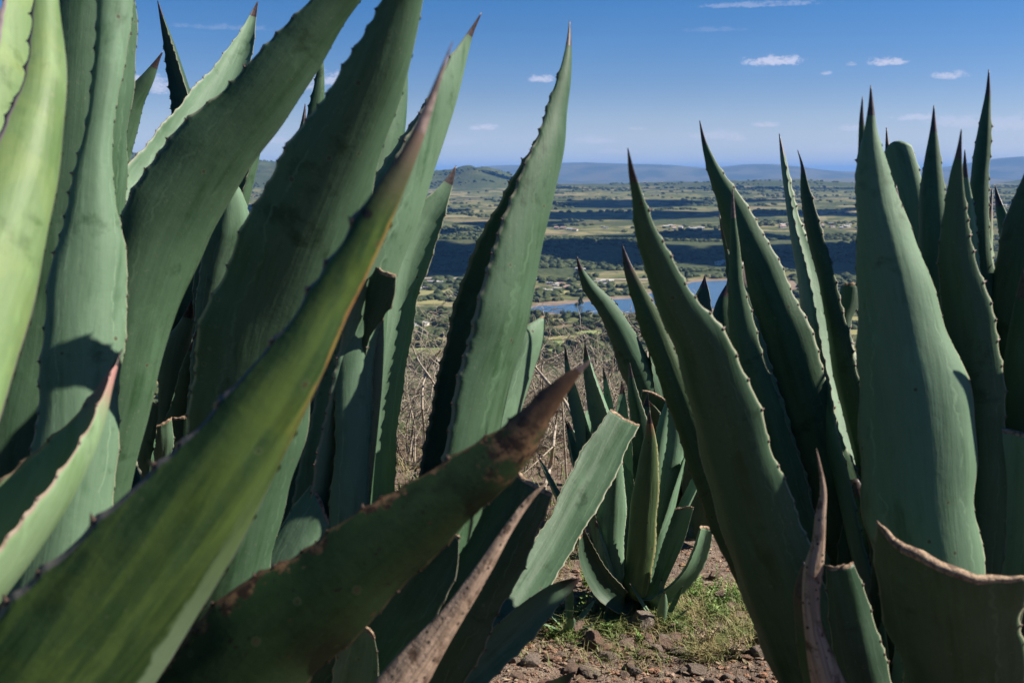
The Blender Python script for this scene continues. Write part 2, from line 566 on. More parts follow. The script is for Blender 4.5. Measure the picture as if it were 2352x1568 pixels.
    V = np.concatenate([O.reshape(-1, 3), I.reshape(-1, 3)]) - base
    i0 = np.arange(n - 1)[:, None] * k + np.arange(k - 1)[None]
    fo = np.stack([i0, i0 + 1, i0 + k + 1, i0 + k], -1)
    fi = np.stack([i0, i0 + k, i0 + k + 1, i0 + 1], -1) + n * k
    e0 = np.arange(n - 1) * k
    fl = np.stack([e0, e0 + k, e0 + k + n * k, e0 + n * k], -1)
    e1 = e0 + k - 1
    fr = np.stack([e1, e1 + n * k, e1 + k + n * k, e1 + k], -1)
    arcw = A * Rr
    att = np.zeros((n, k, 3))
    att[:, :, 0] = s[None]
    att[:, :, 1] = arc[:, None] + (0.45 if cut else float(np.clip(.085 * (1 - arc[-1] / .7), 0, .085)))
    att[:, :, 2] = arcw[:, None]
    ATT = np.concatenate([att.reshape(-1, 3)] * 2)
    js = int(np.searchsorted(arc, sp_len)) if (spine and not cut) else 0
    def faces(a, b):
        return np.concatenate([fo[a:b].reshape(-1, 4), fi[a:b].reshape(-1, 4), fl[a:b], fr[a:b]])
    def sub(F):
        used = np.unique(F)
        mp = -np.ones(len(V), int)
        mp[used] = np.arange(len(used))
        return V[used], mp[F], ATT[used]
    c = np.arange(k - 1)
    capF = np.stack([c, c + n * k, c + 1 + n * k, c + 1], -1)
    F = faces(js, n - 1)
    if not js:
        F = np.concatenate([F, capF])
    v_, f_, a_ = sub(F)
    lo = mesh_obj(name, v_, f_, M[mat], plant, attrs={'leafco': a_})
    if label:
        lo['label'] = label
    if js > 1:
        v_, f_, a_ = sub(np.concatenate([faces(0, js), capF]))
        mesh_obj('spine', v_, f_, M[spine_mat], lo)
    if cut and rim:
        # dried, slightly swollen lip along the cut
        ro, ri = O[0] - base, I[0] - base
        Tn = T[0]
        jit = (rs.rand(k, 1) - .2) * .004
        c4 = [ro + U[0] * 0 + (ro - ri) * .04 - Tn * .003, ro + Tn * (.003 + jit), ri + Tn * (.003 + jit), ri - (ro - ri) * .04 - Tn * .003]
        VV = np.concatenate(c4)
        ff = []
        for a in range(3):
            for j in range(k - 1):
                ff.append((a * k + j, (a + 1) * k + j, (a + 1) * k + j + 1, a * k + j + 1))
        ff.append((0, k, 2 * k, 3 * k))
        ff.append((k - 1, 2 * k - 1, 3 * k - 1, 4 * k - 1))
        mesh_obj('cut_rim', VV, ff, M['rim'], lo)
    if teeth:
        tv, tf = [], []
        for sd, col_ in ((-1, 0), (1, k - 1)):
            for L in tp[sd]:
                j = min(int(np.searchsorted(arc, L)), n - 2)
                c0 = O[j, col_] - base
                inward = O[j, k // 2 - sd * 0] - O[j, col_]
                inw = O[j, 2 if col_ == 0 else k - 3] - O[j, col_]
                inw = inw / (np.linalg.norm(inw) + 1e-9)
                o_ = -inw * .9 + T[j] * rs.uniform(-.1, .6)
                b_ = len(tv)
                hgt = (.0022 + .0048 * rs.rand() ** 2) * tooth
                wd = .0024 * tooth
                nn = np.cross(T[j], inw)
                ctr = c0 + inw * .0022
                for a in range(5):
                    an = a * 2 * math.pi / 5
                    tv.append(ctr + T[j] * math.cos(an) * wd * 1.5 + nn * math.sin(an) * wd * .7)
                tv.append(ctr + o_ * (hgt + .0015))
                for a in range(5):
                    tf.append((b_ + a, b_ + (a + 1) % 5, b_ + 5))
        if tv:
            t_o = mesh_obj('marginal_teeth', np.array(tv), tf, M['tooth'], lo)
            t_o['kind'] = 'stuff'
    return lo


def leaf(plant, pts, d, A=45, tau=0, mat='agave', root=None, **kw):
    """pts: (x, y, w) in a 2352-wide frame, tip first; d: depth at tip and at the last point (or list). The blade then runs on to the plant's heart."""
    cut = kw.get('cut', False)
    pts = np.array(pts, float)
    L = np.linalg.norm(np.diff(pts[:, :2], axis=0), axis=1).sum()
    dm = np.mean(d)
    n = int(np.clip(L / FPX * dm / 0.0075, 40, 210))
    Q = spline(pts, n)
    Q[:, 2] = np.maximum(Q[:, 2], 1.5)
    t = np.linspace(0, 1, n)
    dd = np.interp(t, np.linspace(0, 1, len(d)), d)
    AA = np.interp(t, np.linspace(0, 1, len(np.atleast_1d(A))), np.atleast_1d(A)) if np.ndim(A) else np.full(n, float(A))
    TT = np.interp(t, np.linspace(0, 1, len(np.atleast_1d(tau))), np.atleast_1d(tau)) if np.ndim(tau) else np.full(n, float(tau))
    P = np.array([unproj(a[0], a[1], b) for a, b in zip(Q, dd)])
    W = Q[:, 2] / FPX * dd
    # run on to the heart
    ctr = np.array(plant.location)
    end = P[-1]
    dirv = end - ctr
    dirv[2] = 0
    nd = np.linalg.norm(dirv)
    rad = plant['heart_radius']
    if root is None:
        tgt = ctr + (dirv / max(nd, 1e-6)) * min(rad, nd) * .8 + np.array([0, 0, min(.10, max(0.02, end[2] * .5))])
    else:
        tgt = ctr + np.array(root)
    gap = np.linalg.norm(end - tgt)
    if gap > .06:
        m_ = max(4, int(gap / .025))
        tg = (P[-1] - P[-2])
        tg = tg / np.linalg.norm(tg)
        h = np.linspace(0, 1, m_ + 1)[1:, None]
        m0 = tg * gap * 1.0
        m1 = np.array([0, 0, -1.0]) * gap * .5 + (tgt - end) * .5
        ext = ((2 * h**3 - 3 * h**2 + 1) * end + (h**3 - 2 * h**2 + h) * m0 + (-2 * h**3 + 3 * h**2) * tgt + (h**3 - h**2) * m1)
        P = np.concatenate([P, ext])
        W = np.concatenate([W, np.linspace(W[-1], W[-1] * .85, m_)])
        AA = np.concatenate([AA, np.full(m_, AA[-1])])
        TT = np.concatenate([TT, np.full(m_, TT[-1])])
    kw.setdefault('thick', .10 if cut else .065)
    return build_leaf(plant, P, W, AA, TT, mat, **kw)


def free_leaf(plant, azim, length, lean, width, mat='agave', A=50, curve=.25, z0=.08, **kw):
    """a leaf laid out in the plant's own space: azimuth (deg, 0 = away from the camera, 90 = right), lean from upright (deg)"""
    a = R(azim)
    out = np.array([math.sin(a), math.cos(a), 0])
    ctr = np.array(plant.location)
    n = int(max(30, length / .012))
    t = np.linspace(1, 0, n)
    ang = R(lean) * (1 + curve * (1 - t * 1.3)) if curve >= 0 else R(lean) * (1 + curve * (t - .5) * 2)
    st = length / n
    pos = ctr + out * plant['heart_radius'] * .6 + np.array([0, 0, z0])
    rows = []
    for i in range(n - 1, -1, -1):
        rows.append(pos.copy())
        pos = pos + (out * math.sin(ang[i]) + np.array([0, 0, 1]) * math.cos(ang[i])) * st
    P = np.array(rows[::-1])
    prof = np.interp(t, [0, .15, .45, .7, .9, .97, 1], [.75, .8, 1, .85, .38, .10, .015])
    return build_leaf(plant, P, width * prof, A, 0, mat, view=False, out=out, **kw)


def agave(px_x, depth_y, label, radius=.2, heart_h=.25, group='maguey agaves on the hilltop', loc=None):
    if loc is None:
        loc = ((px_x - 1176) / FPX * depth_y * 1.08, depth_y, 0)
    e = empty('agave', loc)
    e['heart_radius'] = radius
    tag(e, label, 'agave', group)
    nn, kk = 18, 8
    v, f = [], []
    for j in range(kk):
        zz = -0.05 + (heart_h + .05) * j / (kk - 1)
        rr = radius * (1.0 - .55 * (j / (kk - 1)) ** 2)
        for i in range(nn):
            a = i / nn * 2 * math.pi
            q = rr * (1 + .12 * math.sin(a * 5 + j * 2.3))
            v.append((q * math.cos(a), q * math.sin(a), zz))
    for j in range(kk - 1):
        for i in range(nn):
            f.append((j * nn + i, j * nn + (i + 1) % nn, (j + 1) * nn + (i + 1) % nn, (j + 1) * nn + i))
    f.append(tuple((kk - 1) * nn + i for i in range(nn)))
    mesh_obj('heart', v, f, M['heart'], e)
    return e


# ================================================================== agaves
# ---- near plant beside the camera (left, mostly out of the frame)
B = agave(0, 0, 'nearest agave at the lower left, with one long blurred yellow-green leaf crossing the others', .16, .2, loc=(-.80, .62, 0))
leaf(B, [(112, -420, 6), (108, -220, 26), (107, -60, 46), (108, 0, 56), (106, 176, 92), (84, 302, 124), (40, 480, 160), (-62, 786, 200), (-190, 1150, 215)], (1.35, .92), A=56, tau=(32, 24), mat='yellow',
     label='smooth lit pale green leaf with a purple left edge at the left border')
leaf(B, [(70, -260, 6), (58, -60, 50), (44, 60, 76), (26, 200, 94), (-2, 330, 104), (-50, 520, 120), (-160, 900, 130)], (1.6, 1.25), A=62, tau=(70, 84), mat='yellow',
     label='folded leaf with a dark toothed edge at the top left corner')
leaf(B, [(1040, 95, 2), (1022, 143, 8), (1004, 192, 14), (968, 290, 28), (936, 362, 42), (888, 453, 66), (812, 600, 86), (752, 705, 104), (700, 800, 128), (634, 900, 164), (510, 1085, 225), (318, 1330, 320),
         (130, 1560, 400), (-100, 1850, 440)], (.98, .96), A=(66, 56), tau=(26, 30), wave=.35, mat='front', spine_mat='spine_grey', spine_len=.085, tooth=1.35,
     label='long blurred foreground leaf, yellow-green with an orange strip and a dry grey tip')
leaf(B, [(281, 801, 2), (247, 878, 26), (205, 965, 68), (110, 1095, 140), (0, 1215, 195), (-150, 1380, 235)], (1.3, 1.1), A=66, tau=(104, 108), mat='pink', spine_len=.02,
     label='folded light green leaf with a pink pointed tip')

# ---- left plant
Lp = agave(60, 2.0, 'tall agave at the left edge with very broad grey-green leaves rising out of the frame', .22, .3, loc=(-1.02, 2.0, 0))
leaf(Lp, [(255, -560, 6), (248, -360, 60), (236, -180, 120), (222, 0, 168), (196, 300, 200), (160, 560, 240), (110, 900, 300), (60, 1300, 340), (30, 1550, 340)], (2.0, 2.1), A=56, tau=(20, 20), mat='agave')
leaf(Lp, [(330, -420, 3), (312, -280, 30), (285, -130, 62), (266, 0, 76), (246, 166, 62), (222, 353, 70), (216, 463, 104), (210, 569, 142), (195, 695, 178), (192, 800, 172), (186, 950, 172), (160, 1150, 185), (120, 1400, 210), (90, 1600, 220)], (1.66, 1.55),
     A=50, tau=(12, 6), mat='grey', label='broad lit grey-green leaf with toothed edges')
leaf(Lp, [(890, -190, 4), (860, -120, 36), (826, -55, 62), (762, 25, 84), (690, 110, 118), (612, 210, 142), (520, 320, 168), (440, 425, 190), (375, 540, 196), (340, 655, 172), (318, 760, 140), (292, 900, 120),
          (258, 1050, 110), (215, 1250, 115), (165, 1500, 130)], (1.80, 1.90), A=58, tau=(34, 46), mat='agave', label='long leaf sweeping from the lower left up to the top edge')
leaf(Lp, [(592, 4, 2), (577, 50, 20), (548, 125, 54), (500, 225, 96), (450, 300, 124), (392, 385, 150), (342, 475, 158), (310, 560, 156), (290, 700, 140), (260, 900, 120)], (2.75, 2.12), A=58, tau=(168, 172), mat='grey')
# ---- back left plant
K = agave(430, 3.0, 'agave behind the broad left leaves, only its narrow leaf tips and lower blades showing', .22, .3, loc=(-1.08, 3.1, 0))
leaf(K, [(374, 119, 2), (364, 136, 8), (343, 175, 26), (308, 232, 48), (282, 300, 60), (260, 380, 66), (245, 480, 70), (250, 650, 80), (270, 900, 90)], (2.9, 3.0), A=55, tau=(35, 20), mat='agave')
leaf(K, [(362, 2, 2), (374, 50, 12), (388, 105, 26), (402, 165, 38), (416, 225, 47), (425, 300, 54), (428, 450, 64), (430, 700, 80), (430, 950, 90)], (3.1, 3.1), A=75, tau=(120, 140), mat='deep')
leaf(K, [(701, 239, 2), (697, 280, 10), (688, 322, 16), (672, 400, 26), (640, 520, 40), (580, 700, 60)], (3.0, 3.1), A=60, tau=100, mat='agave')
leaf(K, [(737, 106, 2), (737, 150, 13), (732, 210, 27), (725, 270, 36), (710, 400, 46), (670, 600, 60), (600, 800, 70)], (3.1, 3.2), A=55, tau=25, mat='agave')
leaf(K, [(266, 387, 2), (271, 430, 12), (277, 480, 20), (288, 560, 26), (310, 750, 40)], (3.6, 3.4), A=60, tau=40, mat='agave')
leaf(K, [(606, 285, 2), (600, 310, 12), (585, 350, 26), (562, 420, 38), (540, 500, 44), (510, 650, 60), (480, 850, 80)], (2.9, 3.0), A=70, tau=105, mat='agave')
leaf(K, [(520, 405, 26), (532, 455, 50), (532, 530, 86), (512, 610, 96), (494, 700, 88), (484, 850, 84), (470, 1000, 90)], (2.62, 2.8), A=55, tau=(22, 30), mat='grey', cut=True, slope=-.4,
     label='pale broad leaf with wavy white edge between the big leaves')
leaf(K, [(462, 560, 4), (470, 600, 34), (474, 700, 64), (470, 800, 70), (460, 950, 80)], (2.95, 3.0), A=40, tau=-10, mat='deep')
leaf(K, [(440, 690, 3), (432, 730, 26), (412, 790, 54), (396, 860, 60), (386, 930, 44), (380, 1000, 40)], (2.70, 2.85), A=50, tau=(20, 30), mat='grey')
leaf(K, [(505, 650, 30), (512, 760, 50), (505, 900, 60), (480, 1080, 70)], (3.1, 3.1), A=40, tau=-10, mat='deep', cut=True)
leaf(K, [(352, 928, 30), (342, 985, 34), (330, 1060, 30)], (2.8, 2.85), A=40, tau=0, mat='grey', cut=True, slope=.2)
leaf(K, [(377, 972, 33), (379, 1010, 35), (373, 1060, 30), (365, 1120, 30)], (2.6, 2.7), A=30, tau=20, mat='grey', cut=True, slope=.3)
leaf(K, [(425, 958, 56), (425, 1010, 58), (420, 1090, 60)], (2.7, 2.75), A=40, tau=0, mat='deep', cut=True, slope=.25)
for az_, ln_, le_, wd_ in ((-140, 1.1, 26, .15), (-60, 1.2, 24, .16), (150, .9, 22, .15), (-100, .8, 45, .14)):
    free_leaf(K, az_, ln_, le_, wd_, 'agave')

# ---- centre left plant
Ap = agave(640, 1.95, 'largest agave left of centre, with dark broad leaves, cut stubs and one tall folded leaf', .24, .30, loc=(-.50, 1.98, 0))
leaf(Ap, [(1010, -330, 4), (985, -230, 36), (960, -120, 62), (924, 0, 88), (872, 150, 138), (815, 280, 172), (757, 400, 212), (700, 520, 252), (652, 640, 268), (612, 760, 268), (588, 880, 264), (566, 1000, 262),
          (520, 1200, 262), (455, 1450, 262), (410, 1650, 250)], (1.42, 1.84), A=58, tau=(30, 24), mat='agave', label='widest leaf, dark green with a lit strip down its right side')
leaf(Ap, [(1106, 30, 2), (1083, 73, 12), (1057, 131, 34), (1028, 205, 58), (985, 300, 86), (945, 380, 112), (900, 480, 134), (858, 580, 136), (822, 700, 120), (790, 850, 110), (760, 1000, 110), (720, 1250, 130)],
     (2.0, 2.12), A=72, tau=(88, 98, 98), mat='grey', label='folded leaf with a curved brown tip near the top centre')
leaf(Ap, [(857, 628, 102), (850, 680, 96), (822, 760, 90), (812, 870, 84), (812, 970, 84), (806, 1130, 84), (785, 1300, 96), (740, 1450, 110)], (1.98, 1.98), A=50, tau=(30, 6), mat='grey', cut=True, slope=0.03,
     label='leaf cut straight across at the top, with a shaded cut end')
leaf(Ap, [(886, 629, 50), (874, 676, 62), (856, 724, 44), (842, 770, 16)], (1.92, 1.97), A=40, tau=-20, mat='deep', cut=True, slope=.02, label='bent end of the leaf cut straight across, coloured dark for its shade', root=None)  # separate darker piece, painting the shade on the cut leaf's top
leaf(Ap, [(1048, 380, 2), (1031, 420, 22), (991, 490, 60), (950, 575, 84), (926, 660, 80), (908, 770, 78), (888, 880, 74), (876, 1000, 72), (868, 1200, 80), (840, 1400, 90)], (2.45, 2.2), A=56, tau=(184, 178), mat='grey',
     label='narrow pale leaf with a pointed reddish tip')
leaf(Ap, [(928, 60, 3), (925, 110, 20), (916, 200, 42), (905, 290, 54), (885, 400, 62), (860, 600, 80), (830, 900, 90)], (2.3, 2.2), A=60, tau=(80, 60), mat='agave')
leaf(Ap, [(775, 640, 4), (770, 720, 50), (748, 850, 120), (724, 1000, 150), (705, 1200, 160), (680, 1400, 160)], (2.35, 2.2), A=45, tau=-20, mat='deep')
leaf(Ap, [(745, 1180, 110), (716, 1240, 140), (676, 1330, 176), (630, 1450, 200), (590, 1560, 210)], (1.98, 1.92), A=40, tau=5, mat='grey', cut=True, slope=-.85, label='short stub cut off on a slant')
leaf(Ap, [(1040, 1225, 40), (1010, 1270, 110), (955, 1345, 150), (890, 1440, 165), (825, 1540, 175), (760, 1640, 180)], (1.72, 1.78), A=40, tau=(165, 170), mat='deep', cut=True)
leaf(Ap, [(835, 1440, 60), (828, 1500, 96), (815, 1570, 110), (800, 1650, 120)], (1.68, 1.72), A=50, tau=(150, 165), mat='grey', cut=True, slope=-.5)
leaf(Ap, [(1213, 1107, 114), (1185, 1172, 126), (1130, 1285, 150), (1060, 1400, 166), (985, 1530, 176), (910, 1680, 186)], (1.80, 1.85), A=55, tau=(-22, -14), mat='deep', cut=True, slope=-.12,
     label='dark leaf cut off level with a curled brown rim')
leaf(Ap, [(1309, 48, 2), (1306, 110, 14), (1297, 180, 30), (1281, 250, 45), (1262, 330, 72), (1222, 430, 110), (1180, 540, 142), (1148, 640, 166), (1124, 730, 178), (1104, 800, 176), (1080, 900, 170), (1062, 1000, 166),
          (1040, 1100, 160), (1005, 1250, 160), (950, 1420, 165), (860, 1600, 170)], (2.12, 2.08), A=88, tau=(84, 100, 101, 97), wave=.6, mat='agave', label='tallest slender folded leaf standing right of centre, with a black spine')
leaf(Ap, [(1246, 732, 14), (1228, 768, 48), (1203, 840, 54), (1176, 920, 56), (1150, 1000, 56), (1110, 1130, 60), (1050, 1300, 70)], (2.3, 2.2), A=60, tau=(60, 70), mat='grey', cut=True, slope=.5)
leaf(Ap, [(1431, 963, 76), (1400, 1018, 86), (1368, 1078, 90), (1326, 1152, 88), (1290, 1222, 86), (1246, 1296, 86), (1195, 1372, 90), (1130, 1455, 98), (1060, 1540, 112), (970, 1650, 124)], (2.95, 2.25), A=36, tau=(176, 180), mat='agave',
     cut=True, slope=-.03, tooth=1.0, label='long lit leaf leaning right, its end cut off square')
leaf(Ap, [(1332, 1328, 3), (1310, 1342, 26), (1280, 1362, 46), (1230, 1405, 66), (1170, 1460, 78), (1100, 1525, 84), (1010, 1600, 90)], (2.12, 2.02), A=60, tau=(-140, -150), mat='grey', spine_len=.012)
leaf(Ap, [(1324, 1540, 2), (1305, 1553, 14), (1275, 1575, 30), (1220, 1610, 44), (1100, 1660, 60)], (1.75, 1.8), A=40, tau=180, mat='yellow', spine_len=.01)
leaf(Ap, [(1256, 1108, 3), (1232, 1130, 10), (1205, 1160, 17), (1166, 1215, 24), (1122, 1288, 34), (1072, 1365, 46), (1020, 1440, 60), (960, 1520, 84), (900, 1600, 110)], (1.42, 1.36), A=70, tau=(40, 20), mat='dry', spine=False,
     teeth=False, label='dry pinkish-brown leaf tip')
for az_, ln_, le_, wd_ in ((-150, .9, 50, .17), (-60, 1.1, 28, .17)):
    free_leaf(Ap, az_, ln_, le_, wd_, 'agave')
# withered dark leaf in front, from the near plant
leaf(B, [(1364, 822, 2), (1340, 842, 12), (1306, 872, 34), (1247, 938, 60), (1182, 1020, 94), (1118, 1078, 120), (1040, 1130, 136), (955, 1192, 172), (860, 1270, 206), (760, 1360, 240), (640, 1455, 268), (540, 1560, 290),
         (380, 1720, 300)], (1.15, 1.15), A=(60, 48), tau=(14, 16), mat='spotted', spine_mat='spine_grey', spine_len=.02, root=(.1, .1, .05), label='dark drooping leaf with black specks and a withered brown tip')
for az_, ln_, le_, wd_ in ((-120, 1.0, 35, .15), (-40, .8, 60, .14)):
    free_leaf(B, az_, ln_, le_, wd_, 'yellow')

# ---- young plant in the clearing
yl = hit_plane(1440, 1392)
Y = agave(0, 0, 'small young agave standing alone in the sunlit clearing in the middle', .085, .09, group='maguey agaves on the hilltop', loc=(yl[0], yl[1] + .05, 0))
yk = dict(mat='young')
def yleaf(pts, d, **kw):
    kw.setdefault('mat', 'young')
    kw.setdefault('tooth', .6)
    return leaf(Y, pts, d, **kw)
yleaf([(1297, 793, 2), (1304, 850, 14), (1320, 920, 27), (1340, 1000, 36), (1357, 1100, 40), (1385, 1300, 34)], (3.25, 3.2), A=55, tau=(160, 150))
yleaf([(1343, 783, 2), (1352, 850, 22), (1368, 920, 42), (1386, 990, 52), (1396, 1100, 56), (1412, 1300, 46)], (3.2, 3.15), A=65, tau=(120, 130))
yleaf([(1385, 843, 2), (1394, 900, 15), (1401, 960, 22), (1410, 1100, 30), (1425, 1300, 30)], (3.3, 3.2), A=50, tau=160)
yleaf([(1446, 833, 2), (1453, 900, 22), (1466, 970, 40), (1474, 1050, 50), (1466, 1200, 56), (1450, 1320, 50)], (3.25, 3.15), A=40, tau=-20, mat='deep')
yleaf([(1517, 828, 2), (1538, 865, 17), (1553, 930, 38), (1556, 1000, 46), (1546, 1080, 46), (1530, 1160, 44), (1513, 1250, 38), (1490, 1340, 34)], (3.1, 3.1), A=66, tau=(30, 50))
yleaf([(1545, 884, 2), (1533, 940, 22), (1520, 1010, 32), (1508, 1100, 34), (1492, 1230, 32), (1475, 1330, 30)], (3.2, 3.12), A=45, tau=10)
yleaf([(1491, 942, 2), (1492, 1000, 25), (1489, 1060, 46), (1484, 1130, 60), (1477, 1210, 64), (1468, 1290, 62), (1456, 1355, 60)], (2.98, 3.02), A=62, tau=(-22, -18), mat='yyoung',
      label='upright front leaf with a yellowish lit right edge')
yleaf([(1404, 960, 3), (1408, 1020, 30), (1410, 1100, 48), (1405, 1180, 62), (1402, 1260, 62), (1412, 1340, 50)], (3.08, 3.05), A=55, tau=(-10, -10))
yleaf([(1338, 1228, 20), (1348, 1268, 40), (1366, 1310, 54), (1390, 1348, 58), (1424, 1380, 50)], (2.98, 3.0), A=55, tau=(200, 190), mat='deep', cut=True, slope=.5)
yleaf([(1571, 1168, 40), (1556, 1220, 44), (1534, 1280, 38), (1508, 1345, 32)], (3.05, 3.05), A=60, tau=(150, 140), cut=True, slope=.4)
yleaf([(1622, 1216, 32), (1610, 1262, 36), (1588, 1312, 36), (1556, 1350, 34), (1505, 1385, 30)], (2.98, 3.02), A=60, tau=(-120, -120), cut=True, slope=-.2)
yleaf([(1425, 1030, 8), (1436, 1080, 26), (1442, 1140, 30), (1446, 1250, 34)], (3.2, 3.15), A=50, tau=(-150, -150))
yleaf([(1305, 970, 3), (1316, 1010, 26), (1330, 1060, 34), (1350, 1140, 36), (1380, 1260, 34)], (3.3, 3.2), A=60, tau=(120, 120), cut=False)
yleaf([(1368, 1195, 4), (1380, 1240, 14), (1396, 1300, 20), (1410, 1350, 20)], (3.05, 3.05), A=50, tau=100)

for az_, ln_, le_, wd_ in ((25, .62, 12, .075), (-35, .60, 14, .075), (80, .55, 24, .07), (-80, .5, 26, .07), (-60, .56, 16, .075), (50, .58, 16, .075), (100, .5, 14, .07), (-110, .45, 14, .07), (-5, .66, 5, .07)):
    free_leaf(Y, az_, ln_, le_, wd_, 'young', z0=.03, tooth=.6)

# ---- plant behind the young one
Q = agave(1570, 3.6, 'shaded agave behind the young one, in front of the dry scrub', .2, .25, loc=(.66, 3.95, 0))
leaf(Q, [(1325, 589, 2), (1334, 620, 13), (1350, 652, 28), (1380, 692, 40), (1415, 745, 52), (1440, 795, 64), (1470, 860, 78), (1492, 920, 84), (1520, 1010, 84), (1545, 1100, 80)], (3.6, 3.8), A=60, tau=(10, 0), mat='agave',
     label='leftmost leaf, curving left to a fine dark point')
leaf(Q, [(1502, 906, 56), (1500, 970, 60), (1510, 1080, 64)], (3.55, 3.7), A=45, tau=170, mat='deep', cut=True, slope=-.35)
leaf(Q, [(1492, 750, 8), (1500, 800, 22), (1510, 860, 30), (1530, 980, 40)], (3.7, 3.8), A=60, tau=(-120, -120), mat='agave')
leaf(Q, [(1512, 760, 4), (1530, 830, 36), (1545, 900, 44), (1560, 1050, 50)], (3.75, 3.8), A=50, tau=0, mat='young')
leaf(Q, [(1590, 930, 30), (1598, 1000, 50), (1602, 1080, 60), (1600, 1180, 70)], (3.5, 3.7), A=45, tau=-20, mat='deep', cut=True, slope=.3)
leaf(Q, [(1618, 985, 4), (1622, 1040, 34), (1618, 1100, 46), (1605, 1200, 50)], (3.45, 3.6), A=55, tau=-40, mat='deep')
for az_, ln_, le_, wd_ in ((60, .9, 40, .15), (120, .9, 45, .15), (-160, .7, 42, .14), (20, .9, 25, .15), (170, .6, 60, .14)):
    free_leaf(Q, az_, ln_, le_, wd_, 'deep')

# ---- big right plant
G = agave(2120, 1.95, 'large agave on the right with a fan of tall upright leaves and cut stubs below', .26, .32, loc=(.86, 2.0, 0))
leaf(G, [(1442, 340, 2), (1451, 400, 15), (1464, 455, 27), (1480, 520, 46), (1515, 610, 68), (1560, 705, 88), (1606, 786, 114), (1632, 854, 132), (1668, 954, 154), (1712, 1100, 168), (1765, 1271, 180), (1840, 1448, 192),
         (1905, 1600, 198)], (1.6, 1.95), A=58, tau=(-20, -28, -30), mat='agave', label='leftmost long leaf, sweeping left to a thin point over the lake')
leaf(G, [(1429, 562, 2), (1442, 615, 20), (1464, 670, 38), (1490, 730, 52), (1520, 800, 58), (1556, 900, 62), (1610, 1050, 70), (1700, 1250, 90)], (2.25, 2.2), A=45, tau=-10, mat='spotted2')
leaf(G, [(1607, 277, 2), (1618, 330, 12), (1637, 385, 28), (1668, 452, 52), (1698, 520, 76), (1735, 600, 98), (1770, 690, 112), (1802, 780, 118), (1842, 920, 126), (1886, 1060, 132), (1932, 1200, 138), (1985, 1350, 142),
         (2040, 1500, 150)], (2.28, 2.22), A=52, tau=(-10, -18, -22), mat='agave')
leaf(G, [(1683, 431, 2), (1684, 490, 11), (1687, 560, 22), (1690, 650, 34), (1700, 730, 52), (1714, 800, 64), (1745, 900, 72), (1786, 1050, 84), (1830, 1200, 90), (1890, 1400, 100)], (2.03, 2.05), A=55, tau=(-10, -20), mat='agave',
     spine_len=.06, spine_mat='spine_grey')
leaf(G, [(1705, 600, 3), (1714, 690, 18), (1724, 760, 42), (1736, 840, 62), (1765, 950, 78), (1796, 1060, 88), (1815, 1160, 98), (1826, 1270, 100), (1850, 1400, 104)], (2.2, 2.1), A=36, tau=(214, 214), mat='grey',
     label='pale sunlit leaf facing the camera beside the dark ones')
leaf(G, [(1652, 491, 2), (1661, 530, 12), (1672, 570, 20), (1690, 680, 30), (1740, 850, 40)], (2.4, 2.3), A=55, tau=100, mat='agave')
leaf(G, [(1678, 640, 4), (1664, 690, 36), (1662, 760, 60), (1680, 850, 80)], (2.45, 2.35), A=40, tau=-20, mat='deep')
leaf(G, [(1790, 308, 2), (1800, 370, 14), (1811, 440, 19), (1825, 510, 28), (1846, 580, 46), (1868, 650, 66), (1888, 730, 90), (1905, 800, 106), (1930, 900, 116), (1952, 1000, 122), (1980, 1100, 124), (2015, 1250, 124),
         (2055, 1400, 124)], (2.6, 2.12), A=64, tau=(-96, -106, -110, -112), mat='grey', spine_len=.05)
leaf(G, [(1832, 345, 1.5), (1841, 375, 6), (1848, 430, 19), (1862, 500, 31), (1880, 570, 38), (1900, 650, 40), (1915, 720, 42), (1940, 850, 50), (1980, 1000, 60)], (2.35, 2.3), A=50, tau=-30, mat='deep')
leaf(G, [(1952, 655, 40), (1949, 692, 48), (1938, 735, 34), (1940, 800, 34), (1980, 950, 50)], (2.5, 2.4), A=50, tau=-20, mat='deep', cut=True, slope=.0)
leaf(G, [(2000, 196, 2), (2001, 245, 13), (2000, 302, 30), (2003, 373, 66), (2013, 469, 98), (2031, 554, 132), (2054, 650, 166), (2073, 756, 190), (2086, 843, 222), (2100, 979, 254), (2111, 1131, 250), (2133, 1277, 236),
         (2155, 1450, 220), (2160, 1620, 200)], (1.80, 1.80), A=72, tau=(6, 4, 2), mat='grey', label='broadest upright leaf with a lit stripe down its middle')
leaf(G, [(1981, 222, 2), (1979, 270, 10), (1981, 330, 19), (1986, 420, 30), (2000, 600, 50), (2040, 800, 70)], (1.95, 2.0), A=55, tau=10, mat='agave')
leaf(G, [(2057, 326, 62), (2070, 372, 72), (2083, 440, 76), (2093, 520, 84), (2102, 620, 92), (2115, 800, 100), (2130, 1000, 110)], (2.15, 2.1), A=52, tau=(-10, -10), mat='grey', cut=True, slope=-.1, dome=.28, rim=False,
     label='leaf with a rounded cut top behind the broad one')
leaf(G, [(2036, 293, 2), (2037, 315, 6), (2042, 380, 20), (2060, 500, 40), (2090, 700, 60)], (2.35, 2.25), A=50, tau=0, mat='agave')
leaf(G, [(2100, 350, 2), (2102, 380, 5), (2108, 440, 18), (2120, 560, 36), (2130, 750, 60)], (2.4, 2.25), A=50, tau=0, mat='agave')
leaf(G, [(2058, 425, 2), (2066, 470, 7), (2074, 520, 14), (2090, 620, 26), (2110, 760, 40)], (1.98, 1.96), A=60, tau=100, mat='agave')
leaf(G, [(2145, 242, 2), (2144, 295, 14), (2142, 360, 36), (2142, 430, 56), (2144, 520, 66), (2150, 620, 70), (2157, 720, 72), (2165, 900, 80), (2160, 1150, 90)], (2.05, 2.0), A=72, tau=(-16, -14), mat='agave')
